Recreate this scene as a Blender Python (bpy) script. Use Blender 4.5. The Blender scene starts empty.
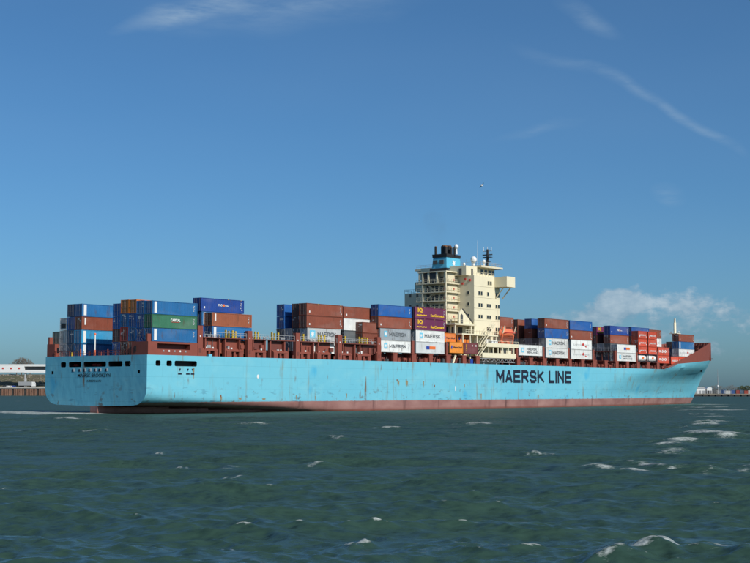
import bpy, bmesh, math, random
import numpy as np
from mathutils import Vector, Matrix

random.seed(7)
rng = np.random.default_rng(11)
SC = bpy.context.scene
COL = SC.collection
R = math.radians

# ------------------------------------------------------------------ camera
CAM_H, FPX = 4.787, 1350.0
PITCH = math.atan((390.116 - 281.5) / FPX)
ROLL = 0.00112
cam_d = bpy.data.cameras.new('camera')
cam_d.sensor_fit = 'HORIZONTAL'; cam_d.sensor_width = 36.0
cam_d.lens = 36.0 * FPX / 750.0
cam_d.clip_start = 0.5; cam_d.clip_end = 60000
cam = bpy.data.objects.new('camera', cam_d); COL.objects.link(cam)
_r = Vector((1, 0, 0)); _f = Vector((0, math.cos(PITCH), math.sin(PITCH))); _u = _r.cross(_f)
_r2 = _r * math.cos(ROLL) + _u * math.sin(ROLL); _u2 = _u * math.cos(ROLL) - _r * math.sin(ROLL)
cam.matrix_world = Matrix(((_r2.x, _u2.x, -_f.x, 0), (_r2.y, _u2.y, -_f.y, 0), (_r2.z, _u2.z, -_f.z, CAM_H), (0, 0, 0, 1)))
SC.camera = cam
SC.cycles.max_bounces = 5; SC.cycles.diffuse_bounces = 2; SC.cycles.glossy_bounces = 3; SC.cycles.volume_bounces = 0; SC.cycles.caustics_reflective = False; SC.cycles.caustics_refractive = False

# ------------------------------------------------------------------ ship frame
TH = 0.66723
DX = Vector((math.sin(TH), math.cos(TH), 0))       # towards the bow
PT = Vector((-math.cos(TH), math.sin(TH), 0))      # towards port
HB = 15.6                                          # half beam
S0 = Vector((-44.555, 264.367, 0))                 # starboard stern corner at the water
SHIP_ROT = math.pi / 2 - TH

# ------------------------------------------------------------------ sun, sky
SUN_EL = R(35)
_h = (-PT) * math.cos(R(8)) - DX * math.sin(R(8))
SUN = Vector((_h.x * math.cos(SUN_EL), _h.y * math.cos(SUN_EL), math.sin(SUN_EL)))
sd = bpy.data.lights.new('sun', 'SUN'); sd.energy = 4.1; sd.angle = R(0.53); sd.color = (1.0, 0.94, 0.84)
so = bpy.data.objects.new('sun', sd); COL.objects.link(so)
so.rotation_euler = SUN.to_track_quat('Z', 'Y').to_euler(); so.location = (200, -200, 200)

world = bpy.data.worlds.new('World'); SC.world = world; world.use_nodes = True
world.cycles.sampling_method = 'MANUAL'; world.cycles.sample_map_resolution = 256
WN = world.node_tree; WN.nodes.clear()
def wn(t, **k):
    n = WN.nodes.new(t)
    for a, b in k.items(): setattr(n, a, b)
    return n
def wmath(op, a, b=None, c=None, clamp=False):
    n = wn('ShaderNodeMath', operation=op); n.use_clamp = clamp
    for i, v in enumerate((a, b, c)):
        if v is None: continue
        if isinstance(v, (int, float)): n.inputs[i].default_value = v
        else: WN.links.new(v, n.inputs[i])
    return n.outputs[0]
def wmix(fac, a, b):
    n = wn('ShaderNodeMix', data_type='RGBA')
    if isinstance(fac, (int, float)): n.inputs[0].default_value = fac
    else: WN.links.new(fac, n.inputs[0])
    for i, v in ((6, a), (7, b)):
        if isinstance(v, tuple): n.inputs[i].default_value = v
        else: WN.links.new(v, n.inputs[i])
    return n.outputs[2]
sky = wn('ShaderNodeTexSky', sky_type='NISHITA')
sky.sun_disc = False; sky.sun_elevation = SUN_EL; sky.sun_rotation = math.atan2(SUN.x, SUN.y)
sky.altitude = 0; sky.air_density = 0.8; sky.dust_density = 1.15; sky.ozone_density = 9.2
tc = wn('ShaderNodeTexCoord'); sp = wn('ShaderNodeSeparateXYZ'); WN.links.new(tc.outputs['Generated'], sp.inputs[0])
az = wmath('ARCTAN2', sp.outputs[0], sp.outputs[1]); el = wmath('ARCSINE', sp.outputs[2])
cb = wn('ShaderNodeCombineXYZ'); WN.links.new(az, cb.inputs[0]); WN.links.new(el, cb.inputs[1])
def wnoise(vec, scale, detail, sx=1, sy=1, off=0.0, rot=0.0, rough=0.55):
    m = wn('ShaderNodeMapping'); m.inputs['Location'].default_value = (off, off * .7, off); m.inputs['Scale'].default_value = (sx, sy, 1)
    m.inputs['Rotation'].default_value = (0, 0, rot)
    WN.links.new(vec, m.inputs[0])
    n = wn('ShaderNodeTexNoise'); n.inputs['Scale'].default_value = scale; n.inputs['Detail'].default_value = detail; n.inputs['Roughness'].default_value = rough
    WN.links.new(m.outputs[0], n.inputs[0]); return n
def warp(vec, scale, amt, off):
    n = wnoise(vec, scale, 1.5, off=off)
    s = wn('ShaderNodeVectorMath', operation='SUBTRACT'); WN.links.new(n.outputs['Color'], s.inputs[0]); s.inputs[1].default_value = (.5, .5, .5)
    q = wn('ShaderNodeVectorMath', operation='SCALE'); WN.links.new(s.outputs[0], q.inputs[0]); q.inputs['Scale'].default_value = amt
    a = wn('ShaderNodeVectorMath', operation='ADD'); WN.links.new(vec, a.inputs[0]); WN.links.new(q.outputs[0], a.inputs[1])
    return a.outputs[0]
def skyblob(vec, cx, cy, hx, hy, ang):
    m = wn('ShaderNodeMapping', vector_type='TEXTURE')
    m.inputs['Location'].default_value = (cx, cy, 0); m.inputs['Rotation'].default_value = (0, 0, ang); m.inputs['Scale'].default_value = (hx, hy, 1e3)
    WN.links.new(vec, m.inputs[0])
    g = wn('ShaderNodeTexGradient', gradient_type='SPHERICAL'); WN.links.new(m.outputs[0], g.inputs[0])
    return g.outputs['Fac']
def sky_uv(px, py): return math.atan((px - 375) / FPX), PITCH + math.atan((281.5 - py) / FPX)
def streak(vec, p, q, w):
    (a, b), (c, d) = sky_uv(*p), sky_uv(*q)
    return skyblob(vec, (a + c) / 2, (b + d) / 2, math.hypot(c - a, d - b) / 2 * 1.25, w / FPX, math.atan2(d - b, c - a))
wc = warp(cb.outputs[0], 17, 0.024, 3.1)
cir = None
for p, q, w, k in (((120, 32), (250, -6), 15, .60), ((150, 20), (420, -14), 34, .28),
                   ((515, 52), (610, 80), 9, .16), ((585, 70), (680, 116), 9, .24), ((650, 103), (742, 157), 8, .34),
                   ((560, 5), (620, 44), 12, .26), ((655, 188), (690, 206), 11, .28), ((500, 140), (585, 121), 8, .14)):
    v = wmath('MULTIPLY', wmath('POWER', streak(wc, p, q, w), 1.2), k)
    cir = v if cir is None else wmath('ADD', cir, v)
fib = wnoise(cb.outputs[0], 26, 4, 1.0, 5.0, off=1.3, rot=0.35, rough=.65)
fibm = wmath('MULTIPLY_ADD', fib.outputs['Fac'], 2.6, -0.55, clamp=True)
# thin veil that goes on over the whole sky
veil = wnoise(cb.outputs[0], 4.0, 2, 1.0, 3.0, off=4.4, rot=0.3)
veilm = wmath('MULTIPLY', wmath('MULTIPLY_ADD', veil.outputs['Fac'], 2.0, -0.8, clamp=True), 0.05)
cirf = wmath('ADD', wmath('MULTIPLY', cir, fibm), veilm, clamp=True)
# low cumulus
wk = warp(cb.outputs[0], 42, 0.018, 5.5)
cum = None
for x, y, w, h, k in ((619, 308, 30, 22, 1.30), (598, 317, 40, 17, .80), (688, 307, 44, 17, .58), (735, 316, 60, 17, .46), (655, 328, 100, 17, .42), (562, 321, 30, 14, .42), (715, 340, 110, 28, .26)):
    u_, v_ = sky_uv(x, y)
    b = wmath('MULTIPLY', skyblob(wk, u_, v_, w / FPX * 1.3, h / FPX * 1.3, 0), k)
    cum = b if cum is None else wmath('MAXIMUM', cum, b)
cn = wnoise(cb.outputs[0], 55, 5, 1.0, 1.5, off=7.7, rough=.6)
bandn = wnoise(cb.outputs[0], 2.3, 1, 1.0, 0.3, off=21.3)
outm = wmath('MULTIPLY_ADD', wmath('ABSOLUTE', az), 4.0, -1.6, clamp=True)      # the same kind of cloud goes on round the horizon out of view
band = wmath('MULTIPLY', wmath('MULTIPLY', wmath('MULTIPLY_ADD', bandn.outputs['Fac'], 3.0, -1.2, clamp=True), outm),
             wmath('SUBTRACT', 1.0, wmath('MULTIPLY', wmath('ABSOLUTE', wmath('SUBTRACT', el, 0.055)), 24.0), clamp=True))
cb0 = wmath('MAXIMUM', cum, wmath('MULTIPLY', band, .9))
cumd = wmath('ADD', cb0, wmath('MULTIPLY', wmath('MULTIPLY_ADD', cn.outputs['Fac'], 1.5, -0.88), wmath('MULTIPLY', cb0, 6.0, clamp=True)))
cumf = wmath('MULTIPLY', wmath('MULTIPLY_ADD', cumd, 3.0, -0.30, clamp=True), 0.58)
cn2 = cn
lit = wmath('MULTIPLY_ADD', wmath('ADD', wmath('MULTIPLY', wmath('SUBTRACT', el, 0.040), 13.0), wmath('MULTIPLY_ADD', cn2.outputs['Fac'], 2.6, -1.2)), 0.9, 0.12, clamp=True)
cumc = wmix(lit, (1.9, 3.0, 4.15, 1), (6.0, 6.7, 7.2, 1))
wb = wn('ShaderNodeVectorMath', operation='MULTIPLY'); WN.links.new(sky.outputs[0], wb.inputs[0]); wb.inputs[1].default_value = (.82, 1.035, .99)      # camera white balance
c1 = wmix(cirf, wb.outputs[0], (3.6, 4.9, 6.2, 1))
c2 = wmix(cumf, c1, cumc)
bg = wn('ShaderNodeBackground'); bg.inputs['Strength'].default_value = 0.1
wo = wn('ShaderNodeOutputWorld'); WN.links.new(c2, bg.inputs[0]); WN.links.new(bg.outputs[0], wo.inputs[0])

vs = SC.view_settings
vs.view_transform = 'Standard'; vs.look = 'None'; vs.gamma = 1.0; vs.exposure = 0.0; vs.use_curve_mapping = False

# ------------------------------------------------------------------ materials
MATS = {}
def newmat(name):
    m = bpy.data.materials.new(name); m.use_nodes = True
    nt = m.node_tree; b = nt.nodes['Principled BSDF']; return m, nt, b
def nd(nt, t, **k):
    n = nt.nodes.new(t)
    for a, b in k.items(): setattr(n, a, b)
    return n
def mmath(nt, op, a, b=None, c=None, clamp=False):
    n = nd(nt, 'ShaderNodeMath', operation=op); n.use_clamp = clamp
    for i, v in enumerate((a, b, c)):
        if v is None: continue
        if isinstance(v, (int, float)): n.inputs[i].default_value = v
        else: nt.links.new(v, n.inputs[i])
    return n.outputs[0]
def mmix(nt, fac, a, b, blend='MIX'):
    n = nd(nt, 'ShaderNodeMix', data_type='RGBA', blend_type=blend)
    if isinstance(fac, (int, float)): n.inputs[0].default_value = fac
    else: nt.links.new(fac, n.inputs[0])
    for i, v in ((6, a), (7, b)):
        if isinstance(v, tuple): n.inputs[i].default_value = v if len(v) == 4 else v + (1,)
        else: nt.links.new(v, n.inputs[i])
    return n.outputs[2]
def mnoise(nt, scale, detail=4, sc=(1, 1, 1), loc=(0, 0, 0), coord='Object', rough=.55, rnd=False):
    t = nd(nt, 'ShaderNodeTexCoord'); m = nd(nt, 'ShaderNodeMapping'); m.inputs['Scale'].default_value = sc; m.inputs['Location'].default_value = loc
    nt.links.new(t.outputs[coord], m.inputs[0])
    src = m.outputs[0]
    if rnd:
        oi = nd(nt, 'ShaderNodeObjectInfo'); cbn = nd(nt, 'ShaderNodeVectorMath', operation='SCALE')
        cbn.inputs[0].default_value = (91, 57, 33); nt.links.new(oi.outputs['Random'], cbn.inputs['Scale'])
        ad = nd(nt, 'ShaderNodeVectorMath', operation='ADD'); nt.links.new(src, ad.inputs[0]); nt.links.new(cbn.outputs[0], ad.inputs[1]); src = ad.outputs[0]
    n = nd(nt, 'ShaderNodeTexNoise'); n.inputs['Scale'].default_value = scale; n.inputs['Detail'].default_value = detail; n.inputs['Roughness'].default_value = rough
    nt.links.new(src, n.inputs[0]); return n.outputs['Fac']
def paint(name, col, rough=.5, wear=.25, dirt=(.05, .035, .025), metal=0.0, scale=.6, spec=.4):
    """plain paint with uneven fading and small stains"""
    m, nt, b = newmat(name)
    n1 = mnoise(nt, scale, 5); n2 = mnoise(nt, scale * 2.3, 6, sc=(1, 1, .25), loc=(4, 2, 9))
    v = mmath(nt, 'MULTIPLY_ADD', n1, .5, .75)
    c = mmix(nt, 1.0, col + (1,), v, 'MULTIPLY') if False else None
    cc = nd(nt, 'ShaderNodeMix', data_type='RGBA', blend_type='MULTIPLY'); cc.inputs[0].default_value = wear * 1.6 if wear * 1.6 < 1 else 1
    cc.inputs[6].default_value = col + (1,)
    cv = nd(nt, 'ShaderNodeCombineXYZ'); [nt.links.new(v, cv.inputs[i]) for i in range(3)]; nt.links.new(cv.outputs[0], cc.inputs[7])
    f = mmath(nt, 'MULTIPLY', mmath(nt, 'MULTIPLY_ADD', n2, 5.0, -2.9, clamp=True), wear)
    out = mmix(nt, f, cc.outputs[2], dirt)
    nt.links.new(out, b.inputs['Base Color'])
    b.inputs['Roughness'].default_value = rough; b.inputs['Metallic'].default_value = metal; b.inputs['Specular IOR Level'].default_value = spec
    MATS[name] = m; return m
def solid(name, col, rough=.5, metal=0.0, emit=None):
    m, nt, b = newmat(name); n = mnoise(nt, 1.5, 3)
    out = mmix(nt, mmath(nt, 'MULTIPLY_ADD', n, .5, -.1, clamp=True), col, tuple(c * .72 for c in col))
    nt.links.new(out, b.inputs['Base Color']); b.inputs['Roughness'].default_value = rough; b.inputs['Metallic'].default_value = metal
    MATS[name] = m; return m
paint('deck_red', (.235, .062, .042), .62, .35, (.05, .02, .015))
paint('deck_red_dark', (.15, .045, .035), .7, .4, (.03, .015, .012))
paint('cream', (.77, .70, .505), .5, .2, (.30, .18, .09), scale=.3)
paint('cream_trim', (.69, .625, .45), .55, .2, (.30, .18, .09), scale=.5)
paint('funnel_blue', (.10, .42, .60), .45, .12)
paint('black_paint', (.018, .018, .02), .55, .3, (.06, .04, .03))
paint('grey_steel', (.30, .31, .32), .5, .4, (.10, .06, .04))
paint('bar_steel', (.13, .13, .135), .5, .4, (.10, .06, .04))
paint('dark_grey', (.07, .075, .08), .6, .3)
paint('galv', (.42, .43, .44), .45, .3)
solid('yellow', (.60, .41, .03), .5)
solid('white', (.80, .80, .78), .45)
solid('orange_boat', (.85, .20, .09), .4)
solid('red', (.55, .05, .04), .5)
solid('navy_ink', (.006, .011, .028), .6)
solid('grey_ink', (.10, .11, .12), .5)
solid('pale_ink', (.50, .52, .53), .5)
solid('star_blue', (.16, .55, .75), .45)
solid('logo_blue', (.02, .06, .35), .45)
solid('logo_orange', (.80, .17, .03), .45)
solid('gold', (.80, .47, .03), .45)
solid('rust', (.20, .085, .03), .8)
m, nt, b = newmat('glass'); b.inputs['Base Color'].default_value = (.015, .02, .025, 1); b.inputs['Roughness'].default_value = .08; b.inputs['Specular IOR Level'].default_value = .6
MATS['glass'] = m

# container paint: colour comes from each object's own colour
m, nt, b = newmat('container_paint')
oi = nd(nt, 'ShaderNodeObjectInfo')
n1 = mnoise(nt, .55, 5, rnd=True); n2 = mnoise(nt, 1.6, 6, sc=(1, 1, .22), rnd=True); n3 = mnoise(nt, .35, 2, sc=(.4, 1, 1), loc=(5, 5, 5), rnd=True)
fade = mmath(nt, 'MULTIPLY_ADD', n1, .5, .72)
rr = mmath(nt, 'MULTIPLY_ADD', oi.outputs['Random'], .22, .88)
fade = mmath(nt, 'MULTIPLY', fade, rr)
cv = nd(nt, 'ShaderNodeCombineXYZ'); [nt.links.new(fade, cv.inputs[i]) for i in range(3)]
c = mmix(nt, 1.0, oi.outputs['Color'], cv.outputs[0], 'MULTIPLY')
c = mmix(nt, mmath(nt, 'MULTIPLY_ADD', n3, .55, -.27, clamp=True), c, (.42, .38, .35))
c = mmix(nt, mmath(nt, 'MULTIPLY', mmath(nt, 'MULTIPLY_ADD', n2, 6.0, -3.45, clamp=True), .65), c, (.09, .045, .025))
nt.links.new(c, b.inputs['Base Color']); b.inputs['Roughness'].default_value = .5; b.inputs['Specular IOR Level'].default_value = .4
MATS['container_paint'] = m

# hull paint
m, nt, b = newmat('hull_paint')
tcn = nd(nt, 'ShaderNodeTexCoord'); sx = nd(nt, 'ShaderNodeSeparateXYZ'); nt.links.new(tcn.outputs['Object'], sx.inputs[0])
X_, Y_, Z_ = sx.outputs
big = mnoise(nt, .035, 4); mid = mnoise(nt, .22, 6, sc=(.6, .6, 1.4)); stk = mnoise(nt, .55, 5, sc=(1, 1, .07), rough=.6); fine = mnoise(nt, 1.4, 6)
blue = mmix(nt, mmath(nt, 'MULTIPLY_ADD', big, 1.6, -.35, clamp=True), (.125, .45, .595), (.18, .52, .63))
blue = mmix(nt, mmath(nt, 'MULTIPLY_ADD', mid, 2.6, -1.35, clamp=True), blue, (.24, .56, .63))
patch = mnoise(nt, .12, 2, sc=(1, 1, .7), loc=(31, 7, 3))
blue = mmix(nt, mmath(nt, 'MULTIPLY_ADD', patch, 18, -11.4, clamp=True), blue, (.085, .42, .62))
brick = nd(nt, 'ShaderNodeTexBrick'); cbk = nd(nt, 'ShaderNodeCombineXYZ'); nt.links.new(mmath(nt, 'ADD', X_, Y_), cbk.inputs[0]); nt.links.new(Z_, cbk.inputs[1]); nt.links.new(cbk.outputs[0], brick.inputs[0])
brick.inputs['Scale'].default_value = 1; brick.inputs['Mortar Size'].default_value = .035; brick.inputs['Brick Width'].default_value = 11.5; brick.inputs['Row Height'].default_value = 2.45
brick.inputs['Mortar Smooth'].default_value = .6
blue = mmix(nt, mmath(nt, 'MULTIPLY', brick.outputs['Fac'], .55), blue, (.075, .29, .37))
low = mmath(nt, 'MULTIPLY_ADD', Z_, -.17, 1.25, clamp=True)
strk = mmath(nt, 'MULTIPLY', mmath(nt, 'MULTIPLY_ADD', stk, 7.5, -4.2, clamp=True), mmath(nt, 'MULTIPLY_ADD', mnoise(nt, .16, 3, loc=(9, 1, 1)), 5, -2.2, clamp=True))
blue = mmix(nt, mmath(nt, 'MULTIPLY', strk, .8), blue, (.21, .19, .11))
strk2 = mmath(nt, 'MULTIPLY', mmath(nt, 'MULTIPLY_ADD', mnoise(nt, .9, 5, sc=(1, 1, .10), loc=(3, 7, 2), rough=.6), 14, -8.3, clamp=True), mmath(nt, 'MULTIPLY_ADD', mnoise(nt, .3, 3, loc=(19, 5, 1)), 7, -3.6, clamp=True))
blue = mmix(nt, mmath(nt, 'MULTIPLY', strk2, .85), blue, (.17, .085, .03))
scuf = mmath(nt, 'MULTIPLY', mmath(nt, 'MULTIPLY_ADD', mnoise(nt, .8, 5, sc=(.4, .4, 1.5), loc=(2, 8, 5)), 14, -8.5, clamp=True), low)
blue = mmix(nt, mmath(nt, 'MULTIPLY', scuf, .75), blue, (.06, .16, .24))
spk = mmath(nt, 'MULTIPLY', mmath(nt, 'MULTIPLY_ADD', mnoise(nt, .9, 4, sc=(.6, .6, .9), loc=(6, 4, 1)), 16, -9.9, clamp=True), low)
blue = mmix(nt, mmath(nt, 'MULTIPLY', spk, .8), blue, (.13, .075, .04))
red = mmix(nt, mmath(nt, 'MULTIPLY_ADD', mid, 2.6, -.8, clamp=True), (.235, .105, .095), (.36, .20, .175))
red = mmix(nt, mmath(nt, 'MULTIPLY_ADD', mnoise(nt, .35, 5, sc=(1, 1, .15)), 6, -3.4, clamp=True), red, (.13, .06, .055))
red = mmix(nt, mmath(nt, 'MULTIPLY', mmath(nt, 'MULTIPLY_ADD', Z_, -1.7, 1.15, clamp=True), .8), red, (.17, .05, .03))
wob = mmath(nt, 'MULTIPLY_ADD', fine, .22, 2.20)
wob = mmath(nt, 'SUBTRACT', wob, mmath(nt, 'MULTIPLY', mmath(nt, 'LESS_THAN', X_, .02), .75))
hc = mmix(nt, mmath(nt, 'GREATER_THAN', Z_, wob), red, blue)
nt.links.new(hc, b.inputs['Base Color']); b.inputs['Roughness'].default_value = .42; b.inputs['Specular IOR Level'].default_value = .4
bp = nd(nt, 'ShaderNodeBump'); bp.inputs['Strength'].default_value = .35; bp.inputs['Distance'].default_value = .25; nt.links.new(mnoise(nt, .42, 2, sc=(1, 1, .6)), bp.inputs['Height']); nt.links.new(bp.outputs[0], b.inputs['Normal'])
MATS['hull_paint'] = m

# ------------------------------------------------------------------ mesh helpers
class MB:
    def __init__(s): s.v = []; s.f = []; s.mi = []
    def add(s, vs, fs, mi=0):
        o = len(s.v); s.v += [tuple(p) for p in vs]; s.f += [tuple(i + o for i in f) for f in fs]; s.mi += [mi] * len(fs); return s
    def box(s, x0, x1, y0, y1, z0, z1, mi=0):
        return s.add([(x0, y0, z0), (x1, y0, z0), (x1, y1, z0), (x0, y1, z0), (x0, y0, z1), (x1, y0, z1), (x1, y1, z1), (x0, y1, z1)],
                     [(0, 3, 2, 1), (4, 5, 6, 7), (0, 1, 5, 4), (1, 2, 6, 5), (2, 3, 7, 6), (3, 0, 4, 7)], mi)
    def bar(s, a, b, r, n=6, r2=None, mi=0):
        a = Vector(a); b = Vector(b); d = (b - a).normalized(); q = d.orthogonal().normalized(); w = d.cross(q); r2 = r if r2 is None else r2
        vs = []
        for p, rr in ((a, r), (b, r2)):
            for i in range(n):
                t = 2 * math.pi * i / n; vs.append(p + (q * math.cos(t) + w * math.sin(t)) * rr)
        fs = [(i, (i + 1) % n, n + (i + 1) % n, n + i) for i in range(n)] + [tuple(range(n - 1, -1, -1)), tuple(range(n, 2 * n))]
        return s.add(vs, fs, mi)
    def sphere(s, c, r, n=10, m_=6, sz=1.0, mi=0):
        vs = [(c[0], c[1], c[2] - r * sz)]
        for j in range(1, m_):
            a = -math.pi / 2 + math.pi * j / m_
            for i in range(n): t = 2 * math.pi * i / n; vs.append((c[0] + r * math.cos(a) * math.cos(t), c[1] + r * math.cos(a) * math.sin(t), c[2] + r * sz * math.sin(a)))
        vs.append((c[0], c[1], c[2] + r * sz)); fs = []
        for i in range(n): fs.append((0, 1 + (i + 1) % n, 1 + i))
        for j in range(m_ - 2):
            for i in range(n): a = 1 + j * n; fs.append((a + i, a + (i + 1) % n, a + n + (i + 1) % n, a + n + i))
        a = 1 + (m_ - 2) * n; top = len(vs) - 1
        for i in range(n): fs.append((a + i, a + (i + 1) % n, top))
        return s.add(vs, fs, mi)
    def prism(s, pts, axis, a, b, mi=0):
        """polygon in the plane across axis, extruded from a to b"""
        def P(p, t): return (t, p[0], p[1]) if axis == 'x' else (p[0], t, p[1]) if axis == 'y' else (p[0], p[1], t)
        n = len(pts); vs = [P(p, a) for p in pts] + [P(p, b) for p in pts]
        return s.add(vs, [tuple(range(n)), tuple(range(2 * n - 1, n - 1, -1))] + [(i, n + i, n + (i + 1) % n, (i + 1) % n) for i in range(n)], mi)
    def mesh(s, name, mats, smooth=False, fix=True):
        me = bpy.data.meshes.new(name); me.from_pydata(s.v, [], s.f)
        for m_ in (mats if isinstance(mats, (list, tuple)) else [mats]): me.materials.append(MATS[m_])
        me.polygons.foreach_set('material_index', s.mi)
        if fix:
            bm = bmesh.new(); bm.from_mesh(me); bmesh.ops.recalc_face_normals(bm, faces=bm.faces); bm.to_mesh(me); bm.free()
        if smooth: me.polygons.foreach_set('use_smooth', [True] * len(me.polygons))
        me.update(); return me
    def build(s, name, mats, parent=None, smooth=False):
        return link(name, s.mesh(name, mats, smooth), parent)
def link(name, me, parent=None):
    o = bpy.data.objects.new(name, me); COL.objects.link(o)
    if parent is not None: o.parent = parent
    return o
def tag(o, label=None, cat=None, group=None, kind=None):
    if label: o['label'] = label
    if cat: o['category'] = cat
    if group: o['group'] = group
    if kind: o['kind'] = kind
    return o
def empty(name, loc=(0, 0, 0), rz=0):
    o = bpy.data.objects.new(name, None); COL.objects.link(o); o.location = loc; o.rotation_euler = (0, 0, rz); o.empty_display_size = .5; return o

_txt = {}
def text_mesh(body, w, h, mat, bold=.0, plane='side', shear=0.0):
    """lettering w wide and h tall, lower left at the origin; 'side' reads from starboard, 'stern' from aft"""
    key = (body, round(w, 3), round(h, 3), mat, bold, plane)
    if key in _txt: return _txt[key]
    cu = bpy.data.curves.new('lettering', 'FONT'); cu.body = body; cu.size = 1; cu.offset = bold; cu.extrude = 0.0; cu.resolution_u = 3; cu.shear = shear
    ob = bpy.data.objects.new('tmp_text', cu); COL.objects.link(ob)
    dg = bpy.context.evaluated_depsgraph_get(); me = bpy.data.meshes.new_from_object(ob.evaluated_get(dg))
    bpy.data.objects.remove(ob); bpy.data.curves.remove(cu)
    n = len(me.vertices); co = np.zeros(n * 3); me.vertices.foreach_get('co', co); co = co.reshape(-1, 3)
    lo = co.min(0); hi = co.max(0); x = (co[:, 0] - lo[0]) / (hi[0] - lo[0]) * w; y = (co[:, 1] - lo[1]) / (hi[1] - lo[1]) * h
    z = np.zeros(n)
    out = np.stack([x, z, y], 1) if plane == 'side' else np.stack([z, -x, y], 1)
    me.vertices.foreach_set('co', out.astype(np.float32).ravel()); me.materials.clear(); me.materials.append(MATS[mat]); me.name = 'lettering'; me.update()
    _txt[key] = me; return me
GLY = {'M': [(0, 0, 0, 1), (0, 1, .5, .28), (.5, .28, 1, 1), (1, 1, 1, 0)], 'A': [(0, 0, .44, 1), (.56, 1, 1, 0), (.18, .27, .82, .27)], 'E': [(0, 0, 0, 1), (0, 1, .9, 1), (0, .52, .8, .52), (0, 0, .9, 0)],
       'R': [(0, 0, 0, 1), (0, 1, .72, 1), (.72, 1, .9, .88), (.9, .88, .9, .62), (.9, .62, .72, .48), (.72, .48, 0, .48), (.45, .48, .95, 0)], 'S': [(.92, .86, .75, 1), (.75, 1, .22, 1), (.22, 1, .04, .86), (.04, .86, .04, .68), (.04, .68, .22, .55), (.22, .55, .75, .47), (.75, .47, .93, .34), (.93, .34, .93, .14), (.93, .14, .75, 0), (.75, 0, .2, 0), (.2, 0, .02, .14)],
       'K': [(0, 0, 0, 1), (0, .42, .82, 1), (.25, .6, .9, 0)], 'L': [(0, 1, 0, 0), (0, 0, .82, 0)], 'I': [(0, 0, 0, 1)], 'N': [(0, 0, 0, 1), (0, 1, .85, 0), (.85, 0, .85, 1)], 'D': [(0, 0, 0, 1), (0, 1, .6, 1), (.6, 1, .88, .75), (.88, .75, .88, .25), (.88, .25, .6, 0), (.6, 0, 0, 0)]}
ADV = {'M': 1.28, 'I': .34, 'L': 1.02, 'A': 1.12, ' ': .55}
def stroke_text(body, w, h, mat, th=.20):
    """heavy block lettering built from overlapping strokes, each stroke a hair proud of the last"""
    key = ('st', body, round(w, 3), round(h, 3), mat)
    if key in _txt: return _txt[key]
    adv = [ADV.get(c, 1.16) for c in body]; tot = sum(adv) - .16; x = 0; mb = MB(); n = 0
    sx_ = w / tot; t = th * h; hh = h - t
    for c, a in zip(body, adv):
        for (x0, y0, x1, y1) in GLY.get(c, []):
            gw = (a - .16) * sx_ - t; k = 1.0 / (1.12 if c == 'M' else .96 if c == 'A' else 1.0) if False else 1.0
            mx = max(max(g[0], g[2]) for g in GLY[c]) or 1
            p = Vector((x * sx_ + t / 2 + x0 / mx * gw, 0, t / 2 + y0 * hh)); q = Vector((x * sx_ + t / 2 + x1 / mx * gw, 0, t / 2 + y1 * hh)); d = (q - p).normalized() * t / 2
            nn = Vector((-d.z, 0, d.x)); off = -.0025 * (n % 7); p = p - d; q = q + d
            diag = abs(d.x) > .02 * t and abs(d.z) > .02 * t
            vs = [p + nn, q + nn, q - nn, p - nn]
            vs = [(v.x, off, min(max(v.z, 0), h)) for v in vs]
            mb.add(vs, [(0, 1, 2, 3)]); n += 1
        x += a
    _txt[key] = mb.mesh('lettering', mat, fix=False); return _txt[key]
def star_pts(cx, cy, r, n=7, inner=.5): return [(cx + math.sin(math.pi * i / n) * (r if i % 2 == 0 else r * inner), cy + math.cos(math.pi * i / n) * (r if i % 2 == 0 else r * inner)) for i in range(2 * n)]
def fan(pts): return [(0, i, i + 1) for i in range(1, len(pts) - 1)]
def star_mesh(r, mat, plane='side', inner=.5):
    p = [(0, 0)] + star_pts(0, 0, r, inner=inner); n = len(p) - 1
    vs = [(a, 0, c) if plane == 'side' else (0, -a, c) for a, c in p]
    mb = MB().add(vs, [(0, 1 + i, 1 + (i + 1) % n) for i in range(n)]); return mb.mesh('star', mat, fix=False)

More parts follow.
